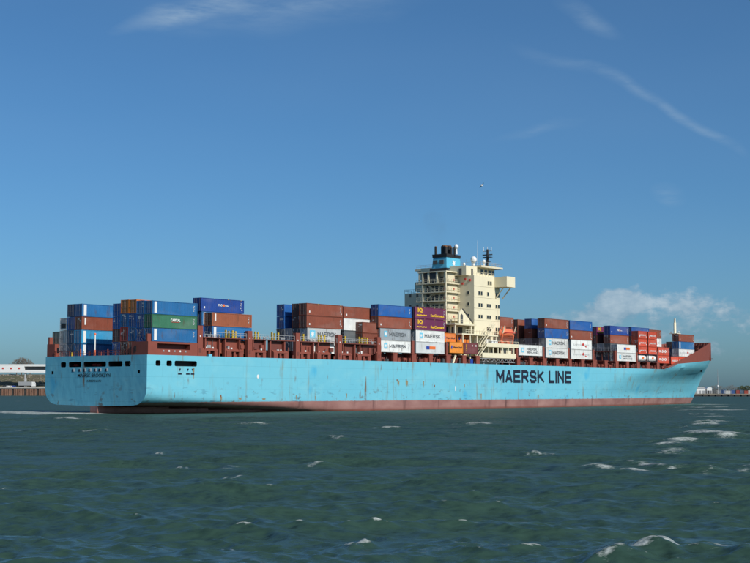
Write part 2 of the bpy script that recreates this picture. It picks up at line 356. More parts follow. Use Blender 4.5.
# ------------------------------------------------------------------ water
def build_water():
    dense = np.linspace(-R(24), R(24), 760)
    rest = np.concatenate([np.linspace(R(24), R(180), 60)[1:], np.linspace(-R(180), -R(24), 60)[1:-1]])
    ang = np.sort(np.concatenate([dense, rest])); na = len(ang)
    rr = [1.0]
    while rr[-1] < 24000:
        r = rr[-1]
        k = .05 if r < 28 else .0036 if r < 75 else .0055 if r < 230 else .012 if r < 1500 else .08
        rr.append(r * (1 + k))
    rr = np.array(rr); nr = len(rr)
    A, RR = np.meshgrid(ang, rr); x = (RR * np.sin(A)).ravel(); y = (RR * np.cos(A)).ravel(); d = RR.ravel()
    dr = np.gradient(rr); step = np.repeat(dr, na)
    zz = np.zeros_like(x); ox = np.zeros_like(x); oy = np.zeros_like(x); jac = np.zeros_like(x); lost = np.zeros_like(x)
    N = 130
    lam = np.exp(rng.uniform(math.log(.45), math.log(14), N)); lam.sort()
    main = R(262)                                  # direction the wind sea runs, from far left towards the camera
    for L in lam:
        k = 2 * math.pi / L; spread = R(17) + R(26) * max(0, 1 - L / 5)
        th = main + rng.normal() * spread
        amp = (.0092 if L > 1.2 else .0095) * L ** .84 * (1 if L < 7 else math.exp(-((L - 7) / 6) ** 2)) * rng.uniform(.6, 1.4)
        ph = rng.uniform(0, 2 * math.pi)
        cx, cy = math.cos(th), math.sin(th)
        fade = np.clip((L / np.maximum(step, 1e-6) - 2.2) / 2.5, 0, 1)
        lost += .5 * (amp * k) ** 2 * (1 - fade ** 2)
        a = amp * fade; p = k * (cx * x + cy * y) + ph
        # group modulation keeps crests short
        g = .62 + .38 * np.cos((k * .13) * (-cy * x + cx * y) + ph * 3.1) ; a = a * g
        c, s = np.cos(p), np.sin(p); q = .85
        zz += a * c; ox -= q * a * s * cx; oy -= q * a * s * cy; jac += q * a * k * c
    foam = np.zeros_like(x)
    fl = np.clip((d - 20) / 10, 0, 1)
    zz *= fl; ox *= fl; oy *= fl
    # whitecaps where crests bunch together
    thr = np.quantile(jac[(d > 30) & (d < 120)], .9968)
    foam += np.clip((jac - thr) / (thr * .22), 0, 1) * np.clip(1.1 - d / 330, 0, 1)
    def crest(p0, p1, amp, w, foamk=1.0, fw=.5, lean=.0, side=0.0):
        """a steep wave with a breaking crest between two points on the water"""
        a = np.array(p0); b = np.array(p1); t = b - a; L = np.hypot(*t); t = t / L; n = np.array([-t[1], t[0]])
        if n[1] > 0: n = -n
        u = ((x - a[0]) * t[0] + (y - a[1]) * t[1]) / L; v = (x - a[0]) * n[0] + (y - a[1]) * n[1]
        v = v + .25 * w * np.sin(u * 9 + p0[0]) + .12 * w * np.sin(u * 23 + p0[1])
        env = np.exp(-((u - .5) / .42) ** 4)
        zz[:] += amp * env * np.exp(-(v / w) ** 2) * (1 + .18 * np.sin(u * 17 + p0[0] * 3))
        mod = .55 + .45 * np.sin(u * 31 + p0[1] * 5) * np.sin(u * 13 + p0[0])
        foam[:] += foamk * env * np.exp(-((v - side * w) / (fw * w)) ** 2) * mod
        foam[:] += .34 * foamk * env * np.exp(-((v + .5 * w) / (1.3 * w)) ** 2) * (.4 + .6 * mod)
    def far_w(q): return .95 * q[1] ** 2 / 6462.0
    def pw(px, py):
        d_ = CAM_H * FPX / (py - (390.116 + (px - 375) * ROLL)); return ((px - 375) / FPX * d_, d_)
    # wash of the passing ship and the near wave at lower right
    crest(pw(596, 563), pw(668, 549), .46, .8, 1.25, .30, side=.1)
    crest(pw(640, 548), pw(765, 564), .38, .75, 1.15, .26, side=.05)
    crest(pw(556, 467), pw(690, 472), .28, 1.2, 1.1, .45)
    crest(pw(600, 464), pw(695, 470), .14, .7, 1.05, .4); crest(pw(560, 473), pw(640, 476), .08, .5, .8, .4); crest(pw(640, 473), pw(720, 478), .10, .6, .8, .35)
    crest(pw(688, 477), pw(765, 466), .2, 1.1, .8, .4)
    crest(pw(700, 466), pw(770, 460), .22, 1.1, .7, .35)
    crest(pw(648, 449), pw(705, 440), .3, 1.8, 1.1, .6)
    crest(pw(655, 455), pw(690, 450), .12, 1.5, .7, .7)
    crest(pw(682, 434), pw(738, 438), .4, 2.4, 1.2, .6)
    crest(pw(690, 430), pw(712, 433), .15, 1.7, .8, .8)
    for (a, b_) in (((690, 405.2), (722, 404.6)), ((694, 408), (729, 407.5)), ((700, 411.5), (728, 410)), ((697, 414.5), (715, 415)),
                    ((700, 418), (730, 417)), ((706, 422), (722, 421.5)), ((696, 425), (712, 424)), ((676, 428), (690, 428))):
        crest(pw(*a), pw(*b_), .34, far_w(pw(*a)) * .45, 1.0, .8)
    for (a, b_) in (((305, 467), (334, 464)), ((400, 466.5), (458, 467)), ((417, 504), (452, 501)), ((470, 497), (488, 496)), ((-6, 494), (20, 491)),
                    ((222, 469), (232, 466)), ((224, 478), (243, 476)), ((227, 548), (243, 545)), ((150, 455), (165, 455)), ((20, 432), (40, 431)),
                    ((330, 441), (345, 440)), ((90, 433), (104, 432)), ((555, 440), (600, 441)), ((180, 470), (192, 469)), ((520, 455), (560, 455)),
                    ((60, 420), (80, 419)), ((250, 425), (262, 424)), ((380, 430), (400, 429)), ((470, 425), (485, 424)), ((345, 545), (372, 541))):
        q = pw(*a); crest(q, pw(*b_), .14 + q[1] * .0008, .16 + .7 * far_w(q), .9, .5)
    # propeller wash trailing off to the left, thin white line
    for i in range(7):
        a = (-44 + i * 20, 411.6 + i * .27); b_ = (-12 + i * 20, 411.9 + i * .27)
        crest(pw(*a), pw(*b_), .25, 7.5, 2.0, .95)
    crest(pw(2, 401.5), pw(40, 401.2), .12, 6, .6, .8)
    # foam thrown along the hull and off the stem
    sx_ = (x - S0.x) * DX.x + (y - S0.y) * DX.y; tt = (x - S0.x) * PT.x + (y - S0.y) * PT.y
    hw = wl_half(sx_); side = (HB - tt) - hw           # distance outside the starboard waterline
    along = np.clip((sx_ - 205) / 70, 0, 1) ** 2 * np.clip((281 - sx_) / 4, 0, 1)
    foam += 1.2 * along * np.exp(-((side - 1.0) / 1.6) ** 2) * (.6 + .4 * np.sin(sx_ * 1.7))
    foam += .28 * np.clip((sx_ + 2) / 20, 0, 1) * np.clip((260 - sx_) / 10, 0, 1) * np.exp(-((side - .6) / .9) ** 2) * (.4 + .6 * np.sin(sx_ * .9) ** 2)
    foam += 1.1 * np.exp(-((sx_ + 6) / 9) ** 2) * np.exp(-((tt - 19) / 9) ** 2) + .8 * np.exp(-((sx_ - 8) / 22) ** 2) * np.exp(-((side - .5) / 2.2) ** 2) * (.5 + .5 * np.sin(sx_ * .7))
    zz += .35 * along * np.exp(-((side - 1.2) / 2.0) ** 2)
    # calmer in the lee close to the hull
    lee = np.exp(-np.clip(np.abs(tt - HB) - HB - 1, 0, 99) / 9) * ((sx_ > -6) & (sx_ < 285))
    zz *= (1 - .55 * lee); ox *= (1 - .6 * lee); oy *= (1 - .6 * lee)
    vx = np.stack([x + ox, y + oy, zz], 1).astype(np.float32)
    idx = np.arange(nr * na).reshape(nr, na)
    nxt = np.roll(idx, -1, axis=1)
    q = np.stack([idx[:-1], idx[1:], nxt[1:], nxt[:-1]], -1).reshape(-1, 4)
    me = bpy.data.meshes.new('sea'); me.vertices.add(len(vx)); me.vertices.foreach_set('co', vx.ravel())
    me.loops.add(q.size); me.loops.foreach_set('vertex_index', q.ravel().astype(np.int32))
    me.polygons.add(len(q)); me.polygons.foreach_set('loop_start', np.arange(0, q.size, 4, dtype=np.int32)); me.polygons.foreach_set('loop_total', np.full(len(q), 4, np.int32))
    me.update(calc_edges=True); me.polygons.foreach_set('use_smooth', np.ones(len(q), bool))
    at = me.attributes.new('foam', 'FLOAT', 'POINT'); at.data.foreach_set('value', np.clip(foam, 0, .82).astype(np.float32))
    at2 = me.attributes.new('chop', 'FLOAT', 'POINT'); at2.data.foreach_set('value', np.sqrt(lost).astype(np.float32))
    me.validate()
    m, nt, b = newmat('sea_water')
    a = nd(nt, 'ShaderNodeAttribute'); a.attribute_name = 'foam'
    silt = mnoise(nt, .03, 4, sc=(1, .5, 1))
    base = mmix(nt, silt, (.026, .060, .046), (.034, .068, .050))
    l1 = mnoise(nt, 6.5, 4, sc=(.6, 1.1, 1), rough=.75); l2 = mnoise(nt, 1.1, 4, sc=(.45, 1.3, 1), loc=(3, 3, 3), rough=.65)
    lace = mmath(nt, 'ADD', mmath(nt, 'MULTIPLY', l1, 1.7), mmath(nt, 'MULTIPLY', l2, 1.2))
    ff = mmath(nt, 'MULTIPLY_ADD', mmath(nt, 'SUBTRACT', mmath(nt, 'ADD', a.outputs['Fac'], lace), 1.87), 1.9, 0.0, clamp=True)
    ff = mmath(nt, 'MULTIPLY', ff, mmath(nt, 'GREATER_THAN', a.outputs['Fac'], .02))
    ff = mmath(nt, 'MULTIPLY', ff, .80)
    col = mmix(nt, ff, base, (.50, .54, .52))
    nt.links.new(col, b.inputs['Base Color'])
    ch = nd(nt, 'ShaderNodeAttribute'); ch.attribute_name = 'chop'
    nt.links.new(mmath(nt, 'MULTIPLY_ADD', ff, .35, mmath(nt, 'MULTIPLY_ADD', ch.outputs['Fac'], .9, .09), clamp=True), b.inputs['Roughness'])
    b.inputs['IOR'].default_value = 1.333; b.inputs['Specular IOR Level'].default_value = .42
    # ripples too small for the mesh tilt the surface directly, more so where the mesh is coarse
    def tilt(scale, detail, sc, loc, k):
        t_ = nd(nt, 'ShaderNodeTexCoord'); m_ = nd(nt, 'ShaderNodeMapping'); m_.inputs['Scale'].default_value = sc; m_.inputs['Location'].default_value = loc; nt.links.new(t_.outputs['Object'], m_.inputs[0])
        n_ = nd(nt, 'ShaderNodeTexNoise'); n_.inputs['Scale'].default_value = scale; n_.inputs['Detail'].default_value = detail; n_.inputs['Roughness'].default_value = .6; nt.links.new(m_.outputs[0], n_.inputs[0])
        v = nd(nt, 'ShaderNodeVectorMath', operation='SUBTRACT'); nt.links.new(n_.outputs['Color'], v.inputs[0]); v.inputs[1].default_value = (.5, .5, .5)
        w = nd(nt, 'ShaderNodeVectorMath', operation='MULTIPLY'); nt.links.new(v.outputs[0], w.inputs[0]); w.inputs[1].default_value = (1, 1, 0)
        q = nd(nt, 'ShaderNodeVectorMath', operation='SCALE'); nt.links.new(w.outputs[0], q.inputs[0])
        if isinstance(k, (int, float)): q.inputs['Scale'].default_value = k
        else: nt.links.new(k, q.inputs['Scale'])
        return q.outputs[0]
    g = nd(nt, 'ShaderNodeNewGeometry'); acc = g.outputs['Normal']
    for tl in (tilt(4.2, 5, (.6, 1.3, 1), (0, 0, 0), 1.35), tilt(.75, 3, (1, 1.7, 1), (9, 4, 0), mmath(nt, 'MULTIPLY_ADD', ch.outputs['Fac'], 3.0, .2))):
        ad = nd(nt, 'ShaderNodeVectorMath', operation='ADD'); nt.links.new(acc, ad.inputs[0]); nt.links.new(tl, ad.inputs[1]); acc = ad.outputs[0]
    nz_ = nd(nt, 'ShaderNodeVectorMath', operation='NORMALIZE'); nt.links.new(acc, nz_.inputs[0]); nt.links.new(nz_.outputs[0], b.inputs['Normal'])
    me.materials.append(m)
    return tag(link('sea', me), kind='structure')

# ------------------------------------------------------------------ hull form (ship axes: x forward from the transom, y to port, z up)
def sm(a, b, v):
    t = np.clip((v - a) / (b - a), 0, 1); return t * t * (3 - 2 * t)
def stem(z): return np.interp(z, [-3, 0, 3, 6.8, 11.5, 16.3, 18], [273.5, 276.7, 280, 284.0, 289, 294.1, 296])
def deck_z(s): return np.interp(s, [0, 226.5, 227, 236, 262, 294, 300], [11.674, 11.674, 11.9, 13.6, 14.9, 16.3, 16.4])
def half(s, z):
    """half breadth of the hull"""
    s = np.asarray(s, float); z = np.asarray(z, float)
    # bow
    zz = np.clip(z, -3, 17)
    s0 = np.interp(zz, [-3, 0, 4, 8, 10.5, 12.5, 17], [160, 166, 172, 188, 206, 224, 231]); p = np.interp(zz, [-3, 0, 4, 8, 10.5, 12.5, 17], [1.55, 1.6, 1.6, 1.68, 1.9, 2.2, 2.3])
    q = np.clip((s - s0) / (stem(zz) - s0), 0, 1); bow = HB * (1 - q ** p)
    # stern
    zk = np.interp(s, [0, 3, 20, 65], [5.0, 4.0, 2.9, 1.5]); zc = np.interp(s, [0, 15, 40, 70], [1.72, 1.45, .6, -.6]); bl = HB * np.interp(s, [0, 20, 65], [.76, .82, 1.0])
    t = np.clip((zk - z) / (zk - zc), 0, 1); st = bl + (HB - bl) * np.sqrt(1 - t * t)
    wl = HB * np.interp(s, [0, 3, 10, 25, 45, 70], [.07, .12, .28, .62, .88, 1.0])
    g = np.clip((zc - z) / .2, 0, 1); st = st * (1 - g) + np.minimum(wl, st) * g
    return np.where(s > 120, bow, st)
def wl_half(s): return half(np.clip(s, 0, 296), np.zeros_like(s))

def build_hull(ship):
    st = np.unique(np.concatenate([np.linspace(0, 12, 9), np.linspace(12, 80, 25), np.linspace(80, 160, 9), np.linspace(160, 200, 9)]))
    frac = np.array([0, .09, .17, .21, .24, .27, .29, .305, .313, .3215, .335, .36, .39, .43, .48, .54, .6, .68, .76, .84, .92, 1.0])
    nz = len(frac); V = []; F = []; MI = []
    rows = [('s', x) for x in st]
    # forward of s = 200 the stations fan out so that the last one is the raked stem itself
    rows += [('q', x) for x in np.unique(np.concatenate([np.linspace(200, 226.4, 9)[1:], [227, 228.5, 230, 232, 234, 236], np.linspace(239, 294.1, 34)]))]
    grid = []
    for kind, a in rows:
        ring = []; top = float(deck_z(a)); last = kind == 'q' and a > 294.09
        for fz in frac:
            z = -3 + (top + 3) * fz
            s = a if kind == 's' else 200 + (float(stem(z)) - 200) * (a - 200) / 94.1
            ring.append((s, 0.0 if last else max(.02, float(half(s, z))), z))
        grid.append(ring)
    n = len(grid)
    ids = {}
    def vid(p):
        k = (round(p[0], 4), round(p[1], 4), round(p[2], 4))
        if k not in ids: ids[k] = len(V); V.append(k)
        return ids[k]
    def face(ps, mi=0):
        i = []
        for p in ps:
            j = vid(p)
            if j not in i: i.append(j)
        if len(i) >= 3: F.append(tuple(i)); MI.append(mi)
    mir = lambda p: (p[0], -p[1] if p[1] else 0.0, p[2])
    for i in range(n - 1):
        for j in range(nz - 1):
            a, b_, c, d = grid[i][j], grid[i + 1][j], grid[i + 1][j + 1], grid[i][j + 1]
            face((a, b_, c, d)); face(tuple(mir(p) for p in (d, c, b_, a)))
        face((grid[i][-1], grid[i + 1][-1], mir(grid[i + 1][-1]), mir(grid[i][-1])), 1)      # deck
        face((mir(grid[i][0]), mir(grid[i + 1][0]), grid[i + 1][0], grid[i][0]), 0)          # bottom
    for j in range(nz - 1): face((grid[0][j], grid[0][j + 1], mir(grid[0][j + 1]), mir(grid[0][j])))
    me = bpy.data.meshes.new('hull'); me.from_pydata(V, [], F); me.polygons.foreach_set('material_index', MI)
    for k in ('hull_paint', 'deck_red_dark', 'black_paint'): me.materials.append(MATS[k])
    bm = bmesh.new(); bm.from_mesh(me); bmesh.ops.remove_doubles(bm, verts=bm.verts, dist=.0005); bmesh.ops.recalc_face_normals(bm, faces=bm.faces)
    bm.to_mesh(me); bm.free()
    hull = link('hull', me, ship)
    # mooring openings: rounded pockets cut into transom and side, their shade painted in as black
    def rrect(a0, a1, z0, z1, r):
        pts = []
        for cx, cz, t0 in ((a1 - r, z1 - r, 0), (a0 + r, z1 - r, 90), (a0 + r, z0 + r, 180), (a1 - r, z0 + r, 270)):
            for k in range(4): t = R(t0 + 30 * k); pts.append((cx + r * math.cos(t), cz + r * math.sin(t)))
        return pts
    cut = MB()
    for t0, t1 in ((24.58, 26.25), (19.72, 23.68), (12.1, 18.97), (7.18, 11.34), (4.73, 6.47)): cut.prism(rrect(t0 - HB, t1 - HB, 9.42, 10.48, .3), 'x', -.5, 5.0)
    for t0, t1 in ((28.55, 29.2), (2.0, 2.65)): cut.prism(rrect(t0 - HB, t1 - HB, 8.0, 8.65, .1), 'x', -.5, .8)
    for a0, a1 in ((2.25, 3.55), (5.15, 6.6), (7.35, 13.5)): cut.prism(rrect(a0, a1, 9.5, 10.6, .3), 'y', -HB - .5, -HB + 1.4 if a0 > 5 else -HB + 1.1)
    ct = cut.build('cutter', ['black_paint'], ship); bpy.context.view_layer.update()
    md = hull.modifiers.new('cut', 'BOOLEAN'); md.operation = 'DIFFERENCE'; md.object = ct; md.solver = 'EXACT'
    try: md.material_mode = 'TRANSFER'
    except Exception: pass
    dg = bpy.context.evaluated_depsgraph_get(); nm = bpy.data.meshes.new_from_object(hull.evaluated_get(dg))
    hull.modifiers.clear(); hull.data = nm; bpy.data.objects.remove(ct)
    nm.set_sharp_from_angle(angle=R(35)); nm.polygons.foreach_set('use_smooth', [True] * len(nm.polygons))
    return hull

def letter(part_of, body, w, h, mat, loc, bold=0, plane='side', name='lettering', shear=0):
    o = link(name, text_mesh(body, w, h, mat, bold, plane, shear), part_of); o.location = loc; return o

ship = empty('container_ship', S0 + PT * HB, SHIP_ROT)
tag(ship, 'light blue container ship with red waterline and cream deckhouse sailing away', 'ship')
hull = build_hull(ship)
o = link('lettering', stroke_text('MAERSK LINE', 39.8, 3.5, 'navy_ink', .235), hull); o.location = (124.4, -HB - .03, 6.8)
letter(hull, 'MAERSK BROOKLYN', 10.0, .72, 'black_paint', (-.03, 20.7 - HB, 7.35), .012, 'stern')
letter(hull, 'KØBENHAVN', 4.3, .45, 'black_paint', (-.03, 17.8 - HB, 6.35), .012, 'stern')
# small white and black marks under the stern openings and the side slot
for i, t in enumerate((22.2, 20.1, 18.6, 17.0, 15.3, 13.9, 11.9)):
    mk = MB().box(-.04, -.02, t - HB - .42, t - HB + .02, 8.5, 9.12).build('mark', 'white', hull)
    mk2 = MB().box(-.045, -.02, t - HB - .05, t - HB + .42, 8.45, 9.0).build('mark', 'navy_ink', hull)
for s in (8.8, 11.0, 12.3):
    MB().prism([(s - .28, 9.05), (s + .28, 9.05), (s, 8.5)], 'y', -HB - .04, -HB - .02).build('mark', 'navy_ink', hull)
    MB().box(s - .5, s + .5, -HB - .04, -HB - .02, 7.85, 8.15).build('mark', 'navy_ink', hull)
MB().prism([(31.6 + .34 * math.cos(t * .5236), 7.66 + .42 * math.sin(t * .5236)) for t in range(12)], 'y', -HB - .035, -HB - .015).build('mark', 'white', hull)
for s, z in ((80.5, 6.9), (84.2, 6.9), (96, 5.6), (20.3, 3.3)): MB().box(s, s + .35, -HB - .03, -HB - .012, z, z + .5).build('mark', 'rust', hull)
MB().box(105.2, 105.6, -HB - .03, -HB - .012, 4.6, 5.8).build('mark', 'white', hull)
paint('rust_stain', (.24, .22, .14), .8, .6, (.16, .08, .03), scale=2.0)
for s, z, w, h in ((81.2, 7.1, .8, 1.9), (84.6, 7.1, 1.0, 2.3), (91.5, 7.0, .5, 1.9), (117.2, 3.9, .5, 2.2), (20.6, 3.4, .5, 1.2), (26.2, 3.2, .9, .8), (44.0, 3.6, .35, 1.4), (50.4, 3.4, .25, 1.1), (146.0, 3.6, .3, 1.6), (12.6, 9.3, .45, 2.6), (171, 4.4, .25, 1.7), (61.5, 4.0, .3, 1.3), (109.5, 6.4, .3, 1.2), (33.5, 3.0, 1.1, .4)):
    n = 5; pts = [(s - w / 2, z)] + [(s - w / 2 + w * (i + .5) / n, z - h * random.uniform(.35, 1.0)) for i in range(n)] + [(s + w / 2, z)]
    MB().prism(pts, 'y', -HB - .016, -HB - .008).build('rust_run', 'rust_stain', hull)
# hawse pipe at the bow
for sgn in (-1, 1):
    h_ = float(half(268.5, 12.0)) + .12
    MB().bar((268.3, sgn * (h_ - .9), 12.2), (268.7, sgn * (h_ + .05), 11.9), .65, 10).build('hawse_pipe', 'black_paint', hull)

# ------------------------------------------------------------------ bow bulwark
def bulw_top(s): q = min(max((s - 225) / 52.0, 0), 1); return 12.0 + 10.0 * (1 - (1 - q) ** 1.28)
def bulwark():
    ss = np.linspace(227.2, 277.0, 26)
    for sgn in (-1, 1):
        mb = MB(); o = []; i_ = []
        for s in ss:
            zb = float(deck_z(s)) - .02; zt = max(bulw_top(s), zb + .05); hb_ = float(half(s, zb)); ht = hb_ + (zt - zb) * .10 * min(1, (s - 225) / 25)
            o.append(((s, sgn * (hb_ - .02), zb), (s, sgn * ht, zt))); i_.append(((s, sgn * (hb_ - .22), zb), (s, sgn * (ht - .2), zt)))
        vs = []
        for a, c in zip(o, i_): vs += [a[0], a[1], c[1], c[0]]
        fs = []
        for k in range(len(ss) - 1):
            for e in range(4): fs.append((4 * k + e, 4 * k + (e + 1) % 4, 4 * k + 4 + (e + 1) % 4, 4 * k + 4 + e))
        fs += [(0, 1, 2, 3), tuple(4 * (len(ss) - 1) + e for e in (3, 2, 1, 0))]
        w = mb.add(vs, fs).build('bulwark', 'deck_red', ship)
        # inner stays
        for s in np.arange(238, 276, 2.6):
            zb = float(deck_z(s)); zt = bulw_top(s) - .2; hb_ = float(half(s, zb)) - .25
            MB().add([(s, sgn * hb_, zb), (s, sgn * (hb_ + (zt - zb) * .09), zt), (s, sgn * (hb_ - 2.0), zb), (s + .12, sgn * hb_, zb), (s + .12, sgn * (hb_ + (zt - zb) * .09), zt), (s + .12, sgn * (hb_ - 2.0), zb)],
                     [(0, 1, 2), (5, 4, 3), (0, 3, 4, 1), (1, 4, 5, 2), (2, 5, 3, 0)]).build('bulwark_stay', 'deck_red_dark', w)
    # tall front screen closing the bow, with braces behind
    h1 = float(half(277, 15.5)) + .6
    fs_ = MB().box(276.9, 277.15, -h1, h1, 15.4, 22.0).build('bow_screen', 'deck_red', ship)
    for yy in np.linspace(-h1 + .5, h1 - .5, 9):
        MB().bar((276.8, yy, 21.8), (274.2, yy, 15.6), .14, 5).build('brace', 'deck_red_dark', fs_)
    for yy in np.linspace(-h1 + .5, h1 - 1.5, 8):
        MB().bar((276.7, yy, 18.6), (276.7, yy + 1.0, 21.6), .1, 5).build('brace', 'deck_red_dark', fs_)
    tip = MB()
    tip.prism([(288.5, 16.1), (294.6, 16.3), (294.6, 16.75), (288.5, 16.6)], 'y', -.8, .8).build('bow_roller', 'dark_grey', ship)
bulwark()
fm = MB().bar((265, 0, 14.5), (265, 0, 28.9), .5, 10, .46).build('foremast', 'cream', ship, True)
MB().bar((265, 0, 28.9), (265, 0, 30.4), .38, 8, .3).build('mast_top', 'cream', fm)
MB().box(263.6, 266.4, -1.6, 1.6, 24.9, 25.1).build('mast_platform', 'cream', fm)
for yy in (-1.5, 1.5): MB().sphere((265, yy, 25.5), .32, 8, 5).build('mast_light', 'white', fm)
MB().bar((265.6, 0, 25.1), (265.6, 0, 27.4), .12, 6).build('ladder', 'cream_trim', fm)

# ------------------------------------------------------------------ deck gear (t = metres in from the starboard side; y = t - HB)
def T(t): return t - HB
ZD = 11.674
def rail(mb, pts, h=1.0, r=.035, step=2.0, bars=(1.0, .55)):
    for a, b_ in zip(pts[:-1], pts[1:]):
        a = Vector(a); b_ = Vector(b_); L = (b_ - a).length; n = max(1, int(L / step))
        for k in bars: mb.bar(a + Vector((0, 0, h * k)), b_ + Vector((0, 0, h * k)), r, 4)
        for i in range(n + 1): p = a.lerp(b_, i / n); mb.bar(p, p + Vector((0, 0, h)), r, 4)
    return mb

def pedestal_aft(s, L):
    """boxy brown coaming stay with slots, stbd side"""
    mb = MB(); mb.prism([(T(.15), ZD), (T(.15), ZD + 1.25), (T(.75), ZD + 1.75), (T(1.5), ZD + 1.75), (T(1.5), ZD)], 'x', s, s + L * .28)
    mb.prism([(T(.15), ZD + 1.1), (T(.15), ZD + 1.35), (T(.75), ZD + 1.75), (T(1.5), ZD + 1.75), (T(1.5), ZD + 1.1)], 'x', s + L * .28, s + L)
    mb.box(s + L * .80, s + L, T(.2), T(1.5), ZD, ZD + 1.1)
    mb.box(s + L * .45, s + L * .56, T(.3), T(.6), ZD, ZD + 1.1)
    mb.box(s + L * .28, s + L, T(.95), T(1.5), ZD, ZD + 1.1)
    p = mb.build('pedestal', 'deck_red', ship)
    for k in random.sample((.12, .3, .5, .7), random.choice((1, 2))):
        MB().box(s + L * k, s + L * k + .34, T(.35), T(.65), ZD + 1.62, ZD + 1.95).build('lamp', 'white', p)
    return p
s = 15.0
while s < 73: pedestal_aft(s, 4.9 + random.uniform(-.3, .3)); s += 7.25
def post_fwd(s, w=1.7, top=13.85):
    mb = MB(); mb.box(s, s + w, T(.12), T(.75), ZD, top - .25); mb.box(s - .25, s + w + .25, T(.08), T(2.4), top - .28, top - .03)
    mb.box(s + .2, s + w - .2, T(.75), T(2.4), ZD, top - .28)
    return mb.build('pedestal', 'deck_red', ship)
for s in (72.9, 79.4, 86.9, 94.2, 101.6, 108.9, 115.2, 135.2, 141.6, 149.0, 156.0, 163.3, 170.4, 177.6, 184.7, 191.6, 198.6, 205.6, 212.6, 219.4): post_fwd(s, random.uniform(1.45, 2.0))
# deck clutter between the posts: winches, vents, valves, fire boxes
clut = ['deck_red', 'deck_red', 'deck_red_dark', 'deck_red_dark', 'deck_red', 'dark_grey']
s = 75.0
while s < 226:
    if not (116.5 < s < 135):
        k = random.random(); x0 = s; mt = random.choice(clut)
        if k < .4:
            mb = MB().box(x0, x0 + random.uniform(.8, 1.8), T(.6), T(1.6), ZD, ZD + random.uniform(.5, 1.3)); mb.bar((x0 + .3, T(.5), ZD), (x0 + .3, T(.5), ZD + 1.2), .12, 6); mb.build('deck_fitting', mt, ship)
        elif k < .7:
            mb = MB().bar((x0, T(.9), ZD + .6), (x0 + 1.5, T(.9), ZD + .6), .42, 9); mb.box(x0 + .1, x0 + .4, T(.5), T(1.4), ZD, ZD + 1.0); mb.box(x0 + 1.1, x0 + 1.4, T(.5), T(1.4), ZD, ZD + 1.0); mb.build('deck_winch', mt, ship)
        else:
            mb = MB().bar((x0, T(.7), ZD), (x0, T(.7), ZD + 1.1), .2, 8); mb.sphere((x0, T(.7), ZD + 1.2), .38, 8, 5, .6); mb.bar((x0 + .9, T(.7), ZD), (x0 + 1.4, T(.7), ZD + 1.4), .1, 5); mb.build('deck_vent', mt, ship)
    s += random.uniform(1.5, 2.6)
for s in np.arange(74.5, 228, 1.35):
    if 116 < s < 135.5: continue
    k = random.random(); s = float(s) + random.uniform(-.4, .4); zt = random.uniform(12.6, 13.4)
    if k < .35: MB().bar((s, T(1.9), ZD), (s, T(1.9), zt), .09, 5).build('deck_pipe', random.choice(clut), ship)
    elif k < .5:
        m_ = MB(); [m_.bar((s + d, T(2.5), ZD), (s + d, T(2.5), 13.3), .05, 4) for d in (0, .45)]; [m_.bar((s, T(2.5), ZD + .3 * q), (s + .45, T(2.5), ZD + .3 * q), .03, 4) for q in range(1, 6)]; m_.build('ladder', random.choice(('deck_red', 'grey_steel')), ship)
    elif k < .62: MB().box(s, s + random.uniform(.3, .9), T(1.4), T(2.2), ZD, random.uniform(12.2, 13.2)).build('deck_box', random.choice(clut + ['white', 'grey_steel', 'galv']), ship)
for a, b_ in ((74, 116), (136, 226)):
    for t, z in ((2.2, 12.2), (2.35, 12.9)): MB().bar((a, T(t), z), (b_, T(t), z), .11, 6).build('deck_pipe', 'deck_red_dark', ship)
for s in np.arange(15.5, 73, 1.1):
    k = random.random(); s = float(s) + random.uniform(-.4, .4)
    if k < .3: MB().bar((s, T(.9), ZD), (s, T(.9), random.uniform(13.6, 15.4)), random.uniform(.06, .13), 5).build('deck_pipe', random.choice(clut), ship)
    elif k < .45: MB().box(s, s + random.uniform(.4, 1.2), T(.45), T(.95), ZD + 1.76, random.uniform(13.9, 14.8)).build('deck_box', random.choice(clut + ['grey_steel', 'white', 'dark_grey']), ship)
    elif k < .58: MB().bar((s, T(.3), ZD + 1.8), (s + random.uniform(.5, 1.4), T(.5), ZD + random.uniform(2.2, 3.6)), .06, 4).build('turnbuckle', random.choice(('bar_steel', 'grey_steel', 'deck_red')), ship)
    elif k < .66: MB().bar((s, T(.1), ZD), (s, T(.1), ZD + random.uniform(.6, 1.1)), .16, 7).build('fairlead', random.choice(clut), ship)
# coaming walls and hatch covers
for a, b_, zt in ((15.5, 73.5, 13.1), (73.8, 116.3, 13.35), (135.6, 235, 13.35)):
    for t in (2.9, 28.3): MB().box(a, b_, T(t) - .1, T(t) + .1, ZD - .02, zt).build('coaming', 'deck_red_dark', ship)
for a, b_ in ((15.6, 29.8), (31, 45.2), (46.6, 60.4), (61.5, 73.3), (74, 87.1), (88.5, 101.7), (103, 116.2), (136.2, 149.0), (150.2, 163), (164.3, 177), (179, 191.6), (192.6, 205.6), (206.8, 220), (220.6, 235)):
    zt = 13.15 if a < 73 else 13.4
    MB().box(a, b_, T(2.6), T(28.6), zt, zt + (.0 + .28)).build('hatch_cover', 'deck_red_dark', ship)
